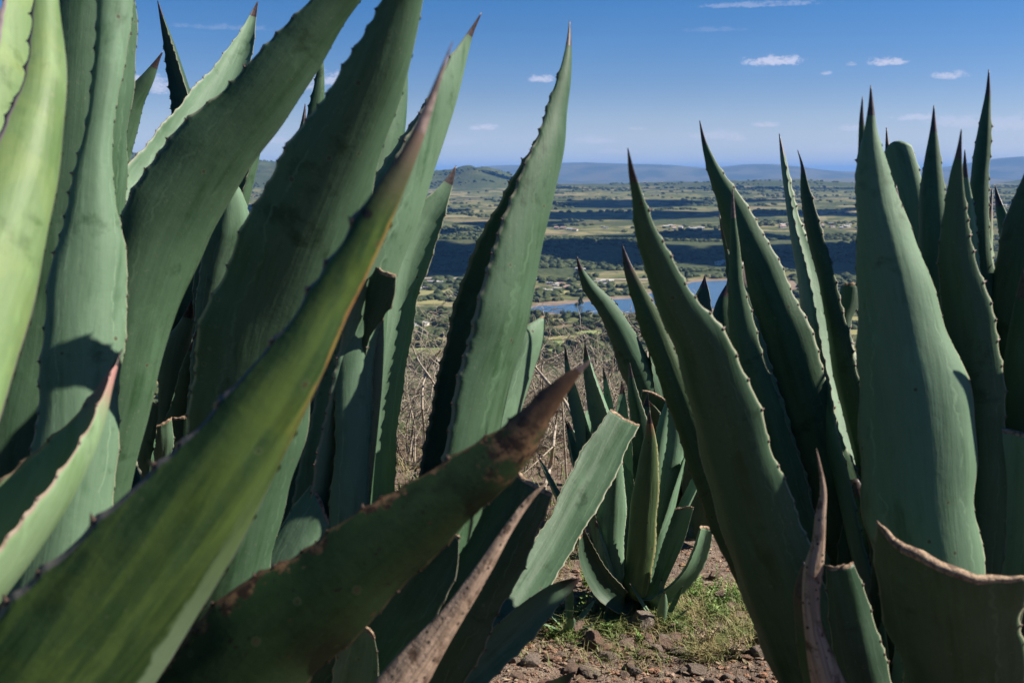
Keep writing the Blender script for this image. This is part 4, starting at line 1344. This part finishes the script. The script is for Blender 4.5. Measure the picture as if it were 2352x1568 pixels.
def far_trees(name, n, ymin, ymax, half, size, thr, seed, power=1.0):
    """woodland past counting: low lumps joined into one object"""
    rs = np.random.RandomState(seed)
    bv, bf = ico(1 if ymax < 2400 else 0)
    m_ = n * 8
    y = ymin + (ymax - ymin) * rs.rand(m_) ** power
    x = rs.uniform(-half, half, m_) * y
    kx_, ky_ = (260, 150) if ymax > 2500 else (120, 90)
    keep = fbm(x / kx_, y / ky_, 4, seed) >= thr
    x, y = x[keep], y[keep]
    if ymin < 2330 and ymax > 1200:
        keep = ~inside_lake(x, y)
        x, y = x[keep], y[keep]
    x, y = x[:n], y[:n]
    k = len(x)
    z = height(x, y)
    s_ = size * (.6 + .8 * rs.rand(k)) * (1 + y / 9000)
    sc_ = np.stack([s_ * (1 + .5 * rs.rand(k)), s_ * (1 + .5 * rs.rand(k)), s_ * .8], -1)
    v = bv[None] * (1 + .35 * (rs.rand(k, len(bv), 1) - .5)) * sc_[:, None, :] + np.stack([x, y, z + s_ * .35], -1)[:, None, :]
    F = (bf[None] + np.arange(k)[:, None, None] * len(bv)).reshape(-1, 3)
    o = mesh_obj(name, v.reshape(-1, 3), F, M['foliage'], smooth=False)
    o['kind'] = 'stuff'


LAKE = [(hit_plane(a, b, H0)[0], hit_plane(a, b, H0)[1]) for a, b in [(1200, 714), (1220, 700), (1345, 684), (1440, 678), (1530, 656), (1600, 640), (1820, 642), (1835, 658), (1815, 702), (1700, 716), (1480, 726), (1280, 726)]]
def inside_lake(x, y):
    x, y = np.asarray(x, float), np.asarray(y, float)
    c = np.zeros(x.shape, bool)
    j = len(LAKE) - 1
    for i in range(len(LAKE)):
        (xi, yi), (xj, yj) = LAKE[i], LAKE[j]
        c ^= ((yi > y) != (yj > y)) & (x < (xj - xi) * (y - yi) / ((yj - yi) if abs(yj - yi) > 1e-9 else 1e-9) + xi)
        j = i
    return c


far_trees('valley_woodland', 3200, 1150, 2330, .62, 5.0, .10, 91)
far_trees('slope_woodland', 2600, 520, 1120, .62, 4.2, -.25, 92)
far_trees('scarp_woodland', 6500, 2400, 3300, .6, 5.0, -.05, 93)
far_trees('plateau_woodland', 6500, 3300, 9900, .58, 5.0, .12, 94, 1.25)

# ---- houses
M['wall'] = flat_mat('house_wall', (.50, .47, .42), (.66, .63, .58), .4)
M['wall2'] = flat_mat('house_wall_brick', (.30, .17, .12), (.42, .26, .19), .4)
M['roof'] = flat_mat('house_roof', (.34, .20, .15), (.24, .17, .14), .5)
M['roof2'] = flat_mat('house_roof_pale', (.45, .43, .40), (.36, .34, .31), .5)
M['pane'] = flat_mat('house_window', (.03, .035, .04), (.05, .055, .06), .5)


def box_vf(x0, x1, y0, y1, z0, z1):
    v = [(x0, y0, z0), (x1, y0, z0), (x1, y1, z0), (x0, y1, z0), (x0, y0, z1), (x1, y0, z1), (x1, y1, z1), (x0, y1, z1)]
    f = [(0, 3, 2, 1), (4, 5, 6, 7), (0, 1, 5, 4), (1, 2, 6, 5), (2, 3, 7, 6), (3, 0, 4, 7)]
    return v, f


def mk_house(gable, mw, mr):
    ms = {}
    v, f = box_vf(-5, 5, -3.5, 3.5, -1.5, 3.4)
    me = bpy.data.meshes.new('wall')
    me.from_pydata(v, [], f)
    me.materials.append(mw)
    ms['wall'] = me
    if gable:
        v = [(-5.5, -4, 3.3), (5.5, -4, 3.3), (5.5, 4, 3.3), (-5.5, 4, 3.3), (-5.5, 0, 5.2), (5.5, 0, 5.2)]
        f = [(0, 1, 5, 4), (2, 3, 4, 5), (0, 4, 3), (1, 2, 5), (0, 3, 2, 1)]
    else:
        v, f = box_vf(-5.3, 5.3, -3.8, 3.8, 3.402, 3.9)
    me = bpy.data.meshes.new('roof')
    me.from_pydata(v, [], f)
    me.materials.append(mr)
    ms['roof'] = me
    v, f = box_vf(-3.6, -1.6, -3.58, -3.44, .8, 2.2)
    me = bpy.data.meshes.new('window')
    me.from_pydata(v, [], f)
    me.materials.append(M['pane'])
    ms['window'] = me
    return ms


HK = [mk_house(True, M['wall'], M['roof']), mk_house(False, M['wall'], M['roof2']), mk_house(False, M['wall2'], M['roof2']), mk_house(True, M['wall'], M['roof2'])]
HP = []
rs_h = np.random.RandomState(5)
for (cx, cy, sx, sy, n) in ((965, 664, 24, 5, 7), (1000, 651, 40, 3, 6), (1255, 668, 26, 4, 8), (1330, 664, 28, 6, 11), (1390, 652, 20, 4, 4), (1270, 655, 30, 3, 4), (960, 750, 18, 3, 5), (1650, 606, 24, 5, 6), (1340, 622, 12, 2, 3),
                            (1560, 524, 60, 3, 10), (1850, 520, 60, 4, 12), (1940, 522, 30, 4, 8), (1300, 527, 40, 3, 5), (1460, 420, 60, 2, 6), (1490, 450, 50, 2, 7), (2300, 472, 40, 3, 6), (650, 447, 20, 2, 3), (1350, 745, 12, 3, 2),
                            (2310, 455, 30, 2, 3), (1690, 450, 60, 3, 5), (1400, 524, 20, 2, 2)):
    for _ in range(n):
        HP.append((cx + rs_h.uniform(-sx, sx), cy + rs_h.uniform(-sy, sy)))
for i, (px, py) in enumerate(HP):
    q = at_ground(px, py)
    k = int(rs_h.choice([0, 1, 1, 2, 3, 3]))
    far = q[1] > 2600
    e = empty('house', (q[0], q[1], q[2]))
    e.rotation_euler = (0, 0, rs_h.uniform(-.6, .6))
    sc_ = rs_h.uniform(.8, 1.3) * (1.35 if q[1] > 3300 else 1.0) * (1.5 if q[1] > 7000 else 1)
    e.scale = (sc_ * rs_h.uniform(.8, 1.7), sc_, sc_ * rs_h.uniform(.9, 1.2))
    zone = 'left of the tall folded leaf' if px < 1110 else 'just right of the tall folded leaf' if px < 1460 else 'between the long right leaves' if px < 1780 else 'seen through the gaps on the right'
    tag(e, ('small %s house %s, ' % ('brick' if k == 2 else 'white-walled', zone)) + ('on the plateau beyond the lake' if far else 'by the lake'), 'house',
        'houses on the far plateau' if far else 'houses in the valley')
    if k == 2:
        e['group'] = 'brick ' + e['group']
    for nm, me in HK[k].items():
        o = bpy.data.objects.new(nm, me)
        COL.objects.link(o)
        o.parent = e

# ================================================================== dry scrub behind the agaves
m, g, p, out = new_mat('dry_twig')
tcn = g.node('ShaderNodeTexCoord')
n1 = g.noise(tcn.outputs['Object'], 9, 3, .6)
n2 = g.noise(tcn.outputs['Object'], 70, 3, .6)
g.put(p.inputs['Base Color'], g.mix(g.smooth(n2, .35, .65), g.mix(g.smooth(n1, .35, .65), (.16, .11, .08), (.30, .24, .18)), (.34, .30, .24)))
p.inputs['Roughness'].default_value = .9
M['twig'] = m


def tubes(segs, sides=3):
    V, F = [], []
    for (a, b, ra, rb) in segs:
        a, b = np.array(a), np.array(b)
        d = b - a
        L = np.linalg.norm(d)
        if L < 1e-5:
            continue
        d /= L
        t1 = np.cross(d, (0.31, .77, .55))
        t1 /= np.linalg.norm(t1)
        t2 = np.cross(d, t1)
        k = len(V)
        for c, r_ in ((a, ra), (b, rb)):
            for i in range(sides):
                an = 2 * math.pi * i / sides
                V.append(c + (t1 * math.cos(an) + t2 * math.sin(an)) * r_)
        for i in range(sides):
            F.append((k + i, k + (i + 1) % sides, k + sides + (i + 1) % sides, k + sides + i))
    return V, F


def shrub_segs(rs, height_, spread, stems=7, depth=5, r0=.009):
    thick, thin = [], []
    def grow(p0, d, L, r_, lev):
        n = rs.randint(3, 5)
        p_ = p0
        for i in range(n):
            d = d + rs.normal(size=3) * .24
            d /= np.linalg.norm(d)
            q = p_ + d * L / n
            (thick if lev <= 1 else thin).append((p_, q, r_, r_ * .85))
            r_ *= .85
            if lev < depth and rs.rand() < .9:
                nd = d + rs.normal(size=3) * .85
                nd[2] += .1
                nd /= np.linalg.norm(nd)
                grow(q, nd, L * rs.uniform(.45, .75), r_ * .62, lev + 1)
            p_ = q
    for i in range(stems):
        a = rs.rand() * 6.28
        d = np.array([math.cos(a) * spread, math.sin(a) * spread, 1.0])
        grow(np.array([math.cos(a) * .05, math.sin(a) * .05, 0]), d / np.linalg.norm(d), height_ * rs.uniform(.6, 1.0), r0 * rs.uniform(.7, 1.2), 0)
    return thick, thin


for i, (px, dist, hh, lab) in enumerate([(950, 4.6, .95, 'bare grey-brown bush between the two left leaves'), (1215, 4.9, .85, 'bare tangled bush right behind the tall folded leaf'), (1330, 5.2, .95, 'bare tangled bush behind the long cut leaf'),
                                         (1420, 5.6, .95, 'bare bush behind the small young agave'), (1100, 5.4, .85, 'bare bush hidden mostly by the tall folded leaf'), (1010, 5.6, .8, 'low bare bush behind the grey-brown one at the left gap'),
                                         (1790, 5.3, .7, 'dry bush seen in the narrow gap left of the right agave'), (1960, 5.6, .9, 'dry bush behind the right agave'), (860, 5.2, .8, 'dry bush behind the large left agave'),
                                         (1270, 6.0, .9, 'bare bush farthest back in the middle gap')]):
    rs = np.random.RandomState(300 + i)
    x = (px - 1176) / FPX * (dist + .2)
    e = empty('dry_bush', (x, dist, float(height(x, dist))))
    tag(e, lab, 'bush', 'dry bushes at the edge of the hilltop')
    thick, thin = shrub_segs(rs, hh, .75, stems=11, depth=4, r0=.007)
    zm = np.percentile([b[2] for a, b, ra, rb in thin], 97)
    kz, kx = hh * .69 / zm, .62
    sc3 = np.array([kx, kx, kz])
    thick = [(a * sc3, b * sc3, ra, rb) for a, b, ra, rb in thick]
    thin = [(a * sc3, b * sc3, ra, rb) for a, b, ra, rb in thin if b[2] < zm * 1.12]
    v, f = tubes(thick, 4)
    mesh_obj('branch', v, f, M['twig'], e)['kind'] = 'stuff'
    v, f = tubes([(a, b, max(ra, .0011), max(rb, .0009)) for a, b, ra, rb in thin], 3)
    mesh_obj('twig', v, f, M['twig'], e)['kind'] = 'stuff'

BUSH = [o for o in bpy.data.objects if o.type == 'EMPTY' and o.name.startswith('dry_bush')]
for i, (x, y, rz, lab) in enumerate([(2.3, 5.3, 40, 'dry bush past the large right agave'), (3.2, 5.6, 130, 'dry bush farther right along the edge'), (4.3, 5.2, 220, 'dry bush well past the right border'), (-2.4, 5.4, 60, 'dry bush behind the left leaves'),
                                     (-3.4, 5.1, 170, 'dry bush past the left border'), (-4.5, 5.5, 280, 'dry bush well past the left border'), (1.75, 5.9, 330, 'dry bush hidden behind the right leaves')]):
    src = BUSH[(i * 3) % len(BUSH)]
    e = src.copy()
    COL.objects.link(e)
    e.location = (x, y, float(height(x, y)))
    e.rotation_euler = (0, 0, R(rz))
    tag(e, lab)
    for ch in src.children:
        c = ch.copy()
        COL.objects.link(c)
        c.parent = e

# a few thick pale dead branches leaning through the scrub
BR = [([(940, 778), (962, 830), (990, 870), (1010, 905), (1020, 950), (1022, 985)], 4.2, 5), ([(1012, 805), (984, 845), (972, 880), (970, 930), (975, 1010), (968, 1115)], 4.25, 6), ([(1000, 815), (1018, 850), (1030, 885)], 4.3, 7),
      ([(1220, 830), (1260, 880), (1300, 925), (1318, 960)], 4.1, 8), ([(1215, 838), (1250, 870), (1290, 905)], 4.3, 5), ([(1280, 945), (1272, 1010), (1262, 1080), (1250, 1120)], 4.2, 9), ([(1205, 1030), (1180, 1070), (1165, 1100)], 4.0, 20),
      ([(1490, 770), (1486, 830), (1480, 900)], 4.6, 5), ([(1765, 805), (1772, 860), (1778, 930), (1790, 1000)], 4.4, 6)]
for pts, dd, wpx in BR:
    Q_ = spline(np.array([(a, b) for a, b in pts], float), 12)
    rs = np.random.RandomState(int(pts[0][0]))
    P_ = [unproj(a, b, dd + .1 * math.sin(i)) for i, (a, b) in enumerate(Q_)]
    end = P_[-1].copy()
    gz = float(height(end[0], end[1]))
    if end[2] > gz:
        P_.append(np.array([end[0] + .03, end[1] + .05, gz - .02]))
    segs = []
    for a, b in zip(P_[:-1], P_[1:]):
        i = len(segs)
        r_ = wpx / FPX * dd / 2 * (.55 + .45 * min(1, i / 6))
        segs.append((a, b, r_ * .96, r_))
        if rs.rand() < .5 and i < 10:
            d = rs.normal(size=3) * .09
            segs2 = (a, a + d, r_ * .45, r_ * .15)
            segs.append(segs2)
    o_ = P_[-1]
    v, f = tubes([(a - o_, b - o_, ra, rb) for a, b, ra, rb in segs], 6)
    o = mesh_obj('dead_branch', v, f, M['twig'], loc=tuple(o_))
    LB = {940: 'thin forked grey branch rising at the left of the gap', 1012: 'upright crooked grey stick in the gap left of the tall leaf', 1000: 'short slanting grey stick near the tall leaf', 1220: 'long grey branch leaning down to the right behind the withered tip',
          1215: 'thinner grey branch leaning beside the long one', 1280: 'upright grey stick right of the withered tip', 1205: 'thick pale bleached branch just under the withered tip', 1490: 'pale stick behind the shaded agave', 1765: 'grey stick in the gap beside the right agave'}
    tag(o, LB[pts[0][0]], 'branch', 'dead branches standing in the scrub')

# ================================================================== stones
m, g, p, out = new_mat('stone')
tcn = g.node('ShaderNodeTexCoord')
oi = g.node('ShaderNodeObjectInfo')
r_ = oi.outputs['Random']
n1 = g.noise(tcn.outputs['Object'], 2.5, 5, .65)
n2 = g.noise(tcn.outputs['Object'], 14, 5, .7)
ramp = g.node('ShaderNodeValToRGB')
ramp.color_ramp.elements[0].color = (.17, .115, .085, 1)
ramp.color_ramp.elements[1].color = (.30, .24, .20, 1)
for pos_, c_ in ((.25, (.27, .12, .06, 1)), (.42, (.23, .17, .13, 1)), (.6, (.34, .27, .21, 1)), (.8, (.26, .14, .09, 1))):
    el_ = ramp.color_ramp.elements.new(pos_)
    el_.color = c_
g.put(ramp.inputs[0], r_)
col = g.mix(g.math('MULTIPLY', g.smooth(n1, .4, .62), .5), ramp.outputs[0], (.14, .105, .08))
col = g.mix(g.math('MULTIPLY', g.smooth(n2, .5, .7), .6), col, (.38, .32, .26))
g.put(p.inputs['Base Color'], col)
p.inputs['Roughness'].default_value = .85
bump(g, p, g.math('ADD', n1, n2), .8, .06)
M['stone'] = m
SM = []
sv, sf = ico(3)
for i in range(9):
    rs = np.random.RandomState(20 + i)
    v = sv.copy()
    for _ in range(11):          # chop flat facets
        d = rs.normal(size=3)
        d /= np.linalg.norm(d)
        lim = rs.uniform(.55, .85)
        k = v @ d
        v = v - np.outer(np.maximum(k - lim, 0) * .9, d)
    v = v * (1 + .10 * fbm(v[:, 0] * 3 + i, v[:, 1] * 3 + v[:, 2] * 2, 4, i)[:, None])
    me = bpy.data.meshes.new('stone')
    me.from_pydata([tuple(a) for a in v], [], [tuple(int(b) for b in a) for a in sf])
    me.polygons.foreach_set('use_smooth', [False] * len(me.polygons))
    me.materials.append(M['stone'])
    SM.append(me)

ROCKS = [(1366, 1478, 50, .8, 'dark round stone lying alone on the path'), (1477, 1440, 46, 1.2, 'rough upright brown stone in front of the young agave'), (1660, 1383, 46, .7, 'brown stone under the right agave at the edge of the clearing'),
         (1247, 1212, 32, .7, 'pinkish stone at the foot of the dry bushes'), (1222, 1252, 26, .8, 'grey stone below the pinkish one'), (1198, 1290, 22, .6, 'grey stone beside the dark cut leaf'), (1522, 1486, 46, .5, 'flat reddish stone on the path right of the centre'),
         (1312, 1532, 34, .7, 'orange stone at the bottom of the picture'), (1368, 1540, 26, .5, 'small flat orange stone at the bottom'), (1219, 1521, 42, .7, 'brown stone near the tip of the lowest leaf'), (1754, 1487, 42, .8, 'blue-grey rounded stone beside the right agave'),
         (1744, 1514, 40, .8, 'dark stone below the blue-grey one'), (1650, 1452, 50, .35, 'flat pale stone on the right side of the path'), (1610, 1470, 44, .35, 'flat pale stone left of a similar one'), (1351, 1452, 30, .6, 'light stone beside the tiny shaded agave'),
         (1700, 1430, 40, .5, 'pinkish stone under the right agave'), (1680, 1408, 36, .6, 'tan stone stacked near the pinkish one'), (1570, 1502, 36, .4, 'low brown slab on the path'), (1430, 1462, 26, .5, 'small tan stone between the path stones'),
         (1640, 1336, 26, .7, 'stone in the shade behind the weeds'), (1290, 1502, 26, .6, 'dark brown stone left on the path'), (1600, 1520, 30, .4, 'flat dark stone low on the path'), (1480, 1500, 22, .5, 'small stone on the middle of the path')]
rs = np.random.RandomState(77)
rocks = [(a, b, c, d, l, None) for a, b, c, d, l in ROCKS]
for i in range(165):
    px, py = rs.uniform(1150, 1790), rs.uniform(1385, 1585)
    if py < 1420 and rs.rand() < .5:
        continue
    rocks.append((px, py, None, rs.uniform(.35, .8), '%s stone lying loose on the %s' % ('small' if rs.rand() < .42 else 'tiny', 'shaded earth at the bottom edge' if py > 1530 else 'bare path ' + ('on its left side' if px < 1350 else 'in the middle' if px < 1560 else 'on its right side') if py > 1450 else
                  'grassy ground ' + ('left of the young agave' if px < 1380 else 'in front of the young agave' if px < 1560 else 'right of the young agave')), 'small stones scattered on the ground'))
for i, (px, py, wpx, fl, lab, grp) in enumerate(rocks):
    if wpx is None:
        wpx = rs.uniform(20, 40) if lab.startswith('small') else rs.uniform(9, 20)
    q = hit_plane(px, py)
    dist = np.linalg.norm(q - CAM)
    s_ = wpx / FPX * dist / 2 * 1.2
    o = bpy.data.objects.new('stone', SM[i % 9])
    COL.objects.link(o)
    o.location = (q[0], q[1], float(height(q[0], q[1])) + s_ * fl * .45)
    o.scale = (s_ * rs.uniform(.9, 1.2), s_ * rs.uniform(.8, 1.2), s_ * fl)
    o.rotation_euler = (rs.uniform(-.25, .25), rs.uniform(-.25, .25), rs.rand() * 6.28)
    tag(o, lab, 'stone', grp or 'larger stones on the ground')
# gravel
V, F = [], []
gv, gf = ico(0)
for i in range(3000):
    px, py = rs.uniform(1000, 1900), rs.uniform(1260, 1640)
    q = hit_plane(px, py)
    s_ = rs.gamma(2, .0016) + .0012
    c = np.array([q[0], q[1], float(height(q[0], q[1])) + s_ * .3])
    v = gv * (1 + .5 * (rs.rand(12, 1) - .5)) * s_ * np.array([1.2, 1.0, .6])
    F.append(gf + 12 * i)
    V.append(v + c)
o = mesh_obj('gravel', np.concatenate(V), np.concatenate(F), M['stone'], smooth=False)
o['kind'] = 'stuff'

# ================================================================== grass, weeds, litter
m, g, p, out = new_mat('grass_blade')
geo = g.node('ShaderNodeNewGeometry')
n1 = g.noise(geo.outputs['Position'], 9, 3, .6)
n2 = g.noise(geo.outputs['Position'], 60, 2, .6)
col = g.mix(g.smooth(n1, .42, .62), (.105, .165, .030), (.24, .20, .08))
col = g.mix(g.math('MULTIPLY', g.smooth(n2, .4, .7), .5), col, (.34, .28, .16))
g.put(p.inputs['Base Color'], col)
p.inputs['Roughness'].default_value = .7
M['grass'] = m
m, g, p, out = new_mat('weed_leaf')
geo = g.node('ShaderNodeNewGeometry')
n1 = g.noise(geo.outputs['Position'], 30, 3, .6)
g.put(p.inputs['Base Color'], g.mix(g.smooth(n1, .35, .65), (.080, .160, .024), (.17, .26, .05)))
p.inputs['Roughness'].default_value = .6
M['weed'] = m
m, g, p, out = new_mat('dry_litter')
geo = g.node('ShaderNodeNewGeometry')
n1 = g.noise(geo.outputs['Position'], 40, 3, .6)
g.put(p.inputs['Base Color'], g.mix(g.smooth(n1, .35, .65), (.13, .085, .055), (.34, .26, .17)))
p.inputs['Roughness'].default_value = .9
M['litter'] = m

V, F = [], []
def blade(x, y, L, wd, rs):
    z = float(height(x, y))
    a = rs.rand() * 6.28
    le = rs.uniform(.15, 1.0)
    d = np.array([math.cos(a) * le, math.sin(a) * le, 1.0])
    d /= np.linalg.norm(d)
    sd = np.array([-math.sin(a), math.cos(a), 0]) * wd
    p0 = np.array([x, y, z - .004])
    p1 = p0 + d * L * .55
    p2 = p0 + (d + np.array([math.cos(a) * .3, math.sin(a) * .3, -.25])) * L
    b = len(V)
    V.extend([p0 - sd, p0 + sd, p1 + sd * .7, p1 - sd * .7, p2])
    F.append((b, b + 1, b + 2, b + 3))
    F.append((b + 3, b + 2, b + 4))
patches = [(1300, 1440, 60, 30), (1250, 1400, 50, 25), (1420, 1440, 70, 22), (1500, 1420, 60, 25), (1560, 1430, 60, 30), (1600, 1400, 70, 30), (1650, 1420, 70, 30), (1400, 1400, 60, 15), (1690, 1470, 60, 40), (1170, 1370, 40, 40), (1240, 1300, 40, 40),
           (1180, 1460, 40, 30), (1480, 1390, 50, 12), (1560, 1370, 40, 12), (1720, 1380, 50, 30), (1620, 1500, 40, 25), (1290, 1240, 50, 60), (1450, 1500, 160, 40)]
for (cx, cy, sx, sy) in patches:
    for _ in range(430 if cx != 1450 else 160):
        q = hit_plane(cx + rs.normal(0, sx * .55), cy + rs.normal(0, sy * .55))
        for _2 in range(3):
            blade(q[0] + rs.normal(0, .006), q[1] + rs.normal(0, .006), .015 + .045 * rs.rand() ** 1.2 + (.07 * rs.rand() if rs.rand() < .06 else 0), rs.uniform(.0007, .0016), rs)
for _ in range(7000):    # rough growth under the scrub
    y = rs.uniform(3.5, 6.8)
    x = rs.uniform(-.35, .5) * y
    blade(x, y, rs.uniform(.04, .2), rs.uniform(.001, .0022), rs)
o = mesh_obj('grass', np.array(V), F, M['grass'], smooth=False)
o['kind'] = 'stuff'
V, F = [], []
for _ in range(1300):
    px, py = rs.uniform(1000, 1900), rs.uniform(1200, 1640)
    q = hit_plane(px, py)
    z = float(height(q[0], q[1])) + rs.uniform(.001, .008)
    a = rs.rand() * 6.28
    L, wd = rs.uniform(.004, .022), rs.uniform(.0008, .005)
    d = np.array([math.cos(a), math.sin(a), rs.uniform(-.2, .3)]) * L
    sd = np.array([-math.sin(a), math.cos(a), rs.uniform(-.4, .4)]) * wd
    c = np.array([q[0], q[1], z])
    b = len(V)
    V.extend([c - d, c + sd, c + d, c - sd])
    F.append((b, b + 1, b + 2, b + 3))
o = mesh_obj('leaf_litter', np.array(V), F, M['litter'], smooth=False)
o['kind'] = 'stuff'


def weed(px, py, hpx, label, seed, leafy=1.0, mat='weed', lean=(0, 0), spike=False):
    rs = np.random.RandomState(seed)
    q = hit_plane(px, py)
    q[2] = float(height(q[0], q[1]))
    hgt = hpx / FPX * np.linalg.norm(q - CAM)
    e = empty('weed', tuple(q))
    tag(e, label, 'weed', 'weeds in the clearing')
    V, F, segs = [], [], []
    for st in range(rs.randint(3, 6) if not spike else 1):
        a = rs.rand() * 6.28
        d = np.array([math.cos(a) * .45 + lean[0], math.sin(a) * .3 + lean[1], 1.0])
        d /= np.linalg.norm(d)
        p_ = np.zeros(3)
        L = hgt * rs.uniform(.6, 1.05)
        nseg = 9
        for i in range(nseg):
            d = d + rs.normal(size=3) * .09
            d /= np.linalg.norm(d)
            q_ = p_ + d * L / nseg
            segs.append((p_, q_, .0012, .001))
            for sd in range(int(3 * leafy)):
                aa = rs.rand() * 6.28
                o_ = np.array([math.cos(aa), math.sin(aa), rs.uniform(0, .7)])
                o_ /= np.linalg.norm(o_)
                ll = rs.uniform(.007, .016) * (1 - i / nseg * .5) * (1.0 if not spike else .5)
                t_ = np.cross(o_, (0, 0, 1.0))
                t_ = t_ / np.linalg.norm(t_) * ll * .38
                b = len(V)
                up = np.array([0, 0, ll * .18])
                V.extend([q_, q_ + o_ * ll * .5 + t_ + up, q_ + o_ * ll, q_ + o_ * ll * .5 - t_ + up])
                F.append((b, b + 1, b + 2, b + 3))
            p_ = q_
    v, f = tubes(segs, 3)
    mesh_obj('stem', v, f, M['weed'] if mat == 'weed' else M['litter'], e)
    mesh_obj('foliage', np.array(V), F, M[mat], e, smooth=False)['kind'] = 'stuff'


for k_, (wx_, wy_, wh_, wl_) in enumerate([(1580, 1412, 36, 'low bright weed at the right foot of the tiny fresh agave'), (1635, 1422, 46, 'leafy weed in the middle of the right-hand grass'), (1395, 1448, 28, 'small weed at the edge of the path below the young agave'),
                                          (1270, 1462, 40, 'weed at the left edge of the path'), (1555, 1380, 70, 'thin tall weed right behind the tiny fresh agave'), (1345, 1345, 60, 'weed in the shade between the cut leaf and the young agave'), (1700, 1395, 52, 'leafy weed close to the big right leaf'),
                                          (1470, 1470, 26, 'lone low weed on the path'), (1225, 1420, 52, 'leafy weed beside the lowest leaf of the left agave')]):
    weed(wx_, wy_, wh_, wl_, 60 + k_)
weed(1660, 1402, 80, 'tall bright weed against the dark base of the right agave', 31)
weed(1606, 1362, 90, 'tall weed with small leaves behind the young agave on its right', 32)
weed(1408, 1420, 34, 'low weed just left of the upright brown stone', 33)
weed(1530, 1405, 60, 'thin weed rising between the leaves at the right foot of the young agave', 34, leafy=.7)
weed(1618, 1398, 62, 'bright green leafy weed right of the young agave', 1)
weed(1640, 1372, 70, 'taller bright green weed near the dry curled leaf', 2)
weed(1590, 1385, 46, 'low leafy weed between the young agave and the stones', 3)
weed(1690, 1350, 66, 'thin upright weed with a seed spike in the shade of the right agave', 4, spike=True)
weed(1662, 1440, 40, 'low weed among the pale stones', 5)
weed(1440, 1372, 34, 'small fringed weed at the foot of the young agave', 6)
weed(1335, 1400, 150, 'tall climbing weed with yellow-green leaves left of the young agave', 7, leafy=1.4)
weed(1322, 1420, 50, 'low green weed beside the tiny shaded agave', 8)
weed(1245, 1440, 50, 'green weed under the long cut leaf', 9)
weed(1285, 1405, 44, 'weed close to the end of the lowest leaf', 10)
weed(1560, 1455, 30, 'low creeping weed in front of the tiny fresh agave', 11)
weed(1690, 1520, 60, 'dry thin weed standing on the right side of the path', 12, mat='litter')
weed(1625, 1490, 66, 'dry thin weed left of another on the path', 13, mat='litter')
weed(1190, 1380, 40, 'yellowish weed beside the dark cut leaf', 14, mat='grass')
weed(1720, 1420, 40, 'green weed at the foot of the right agave', 15)
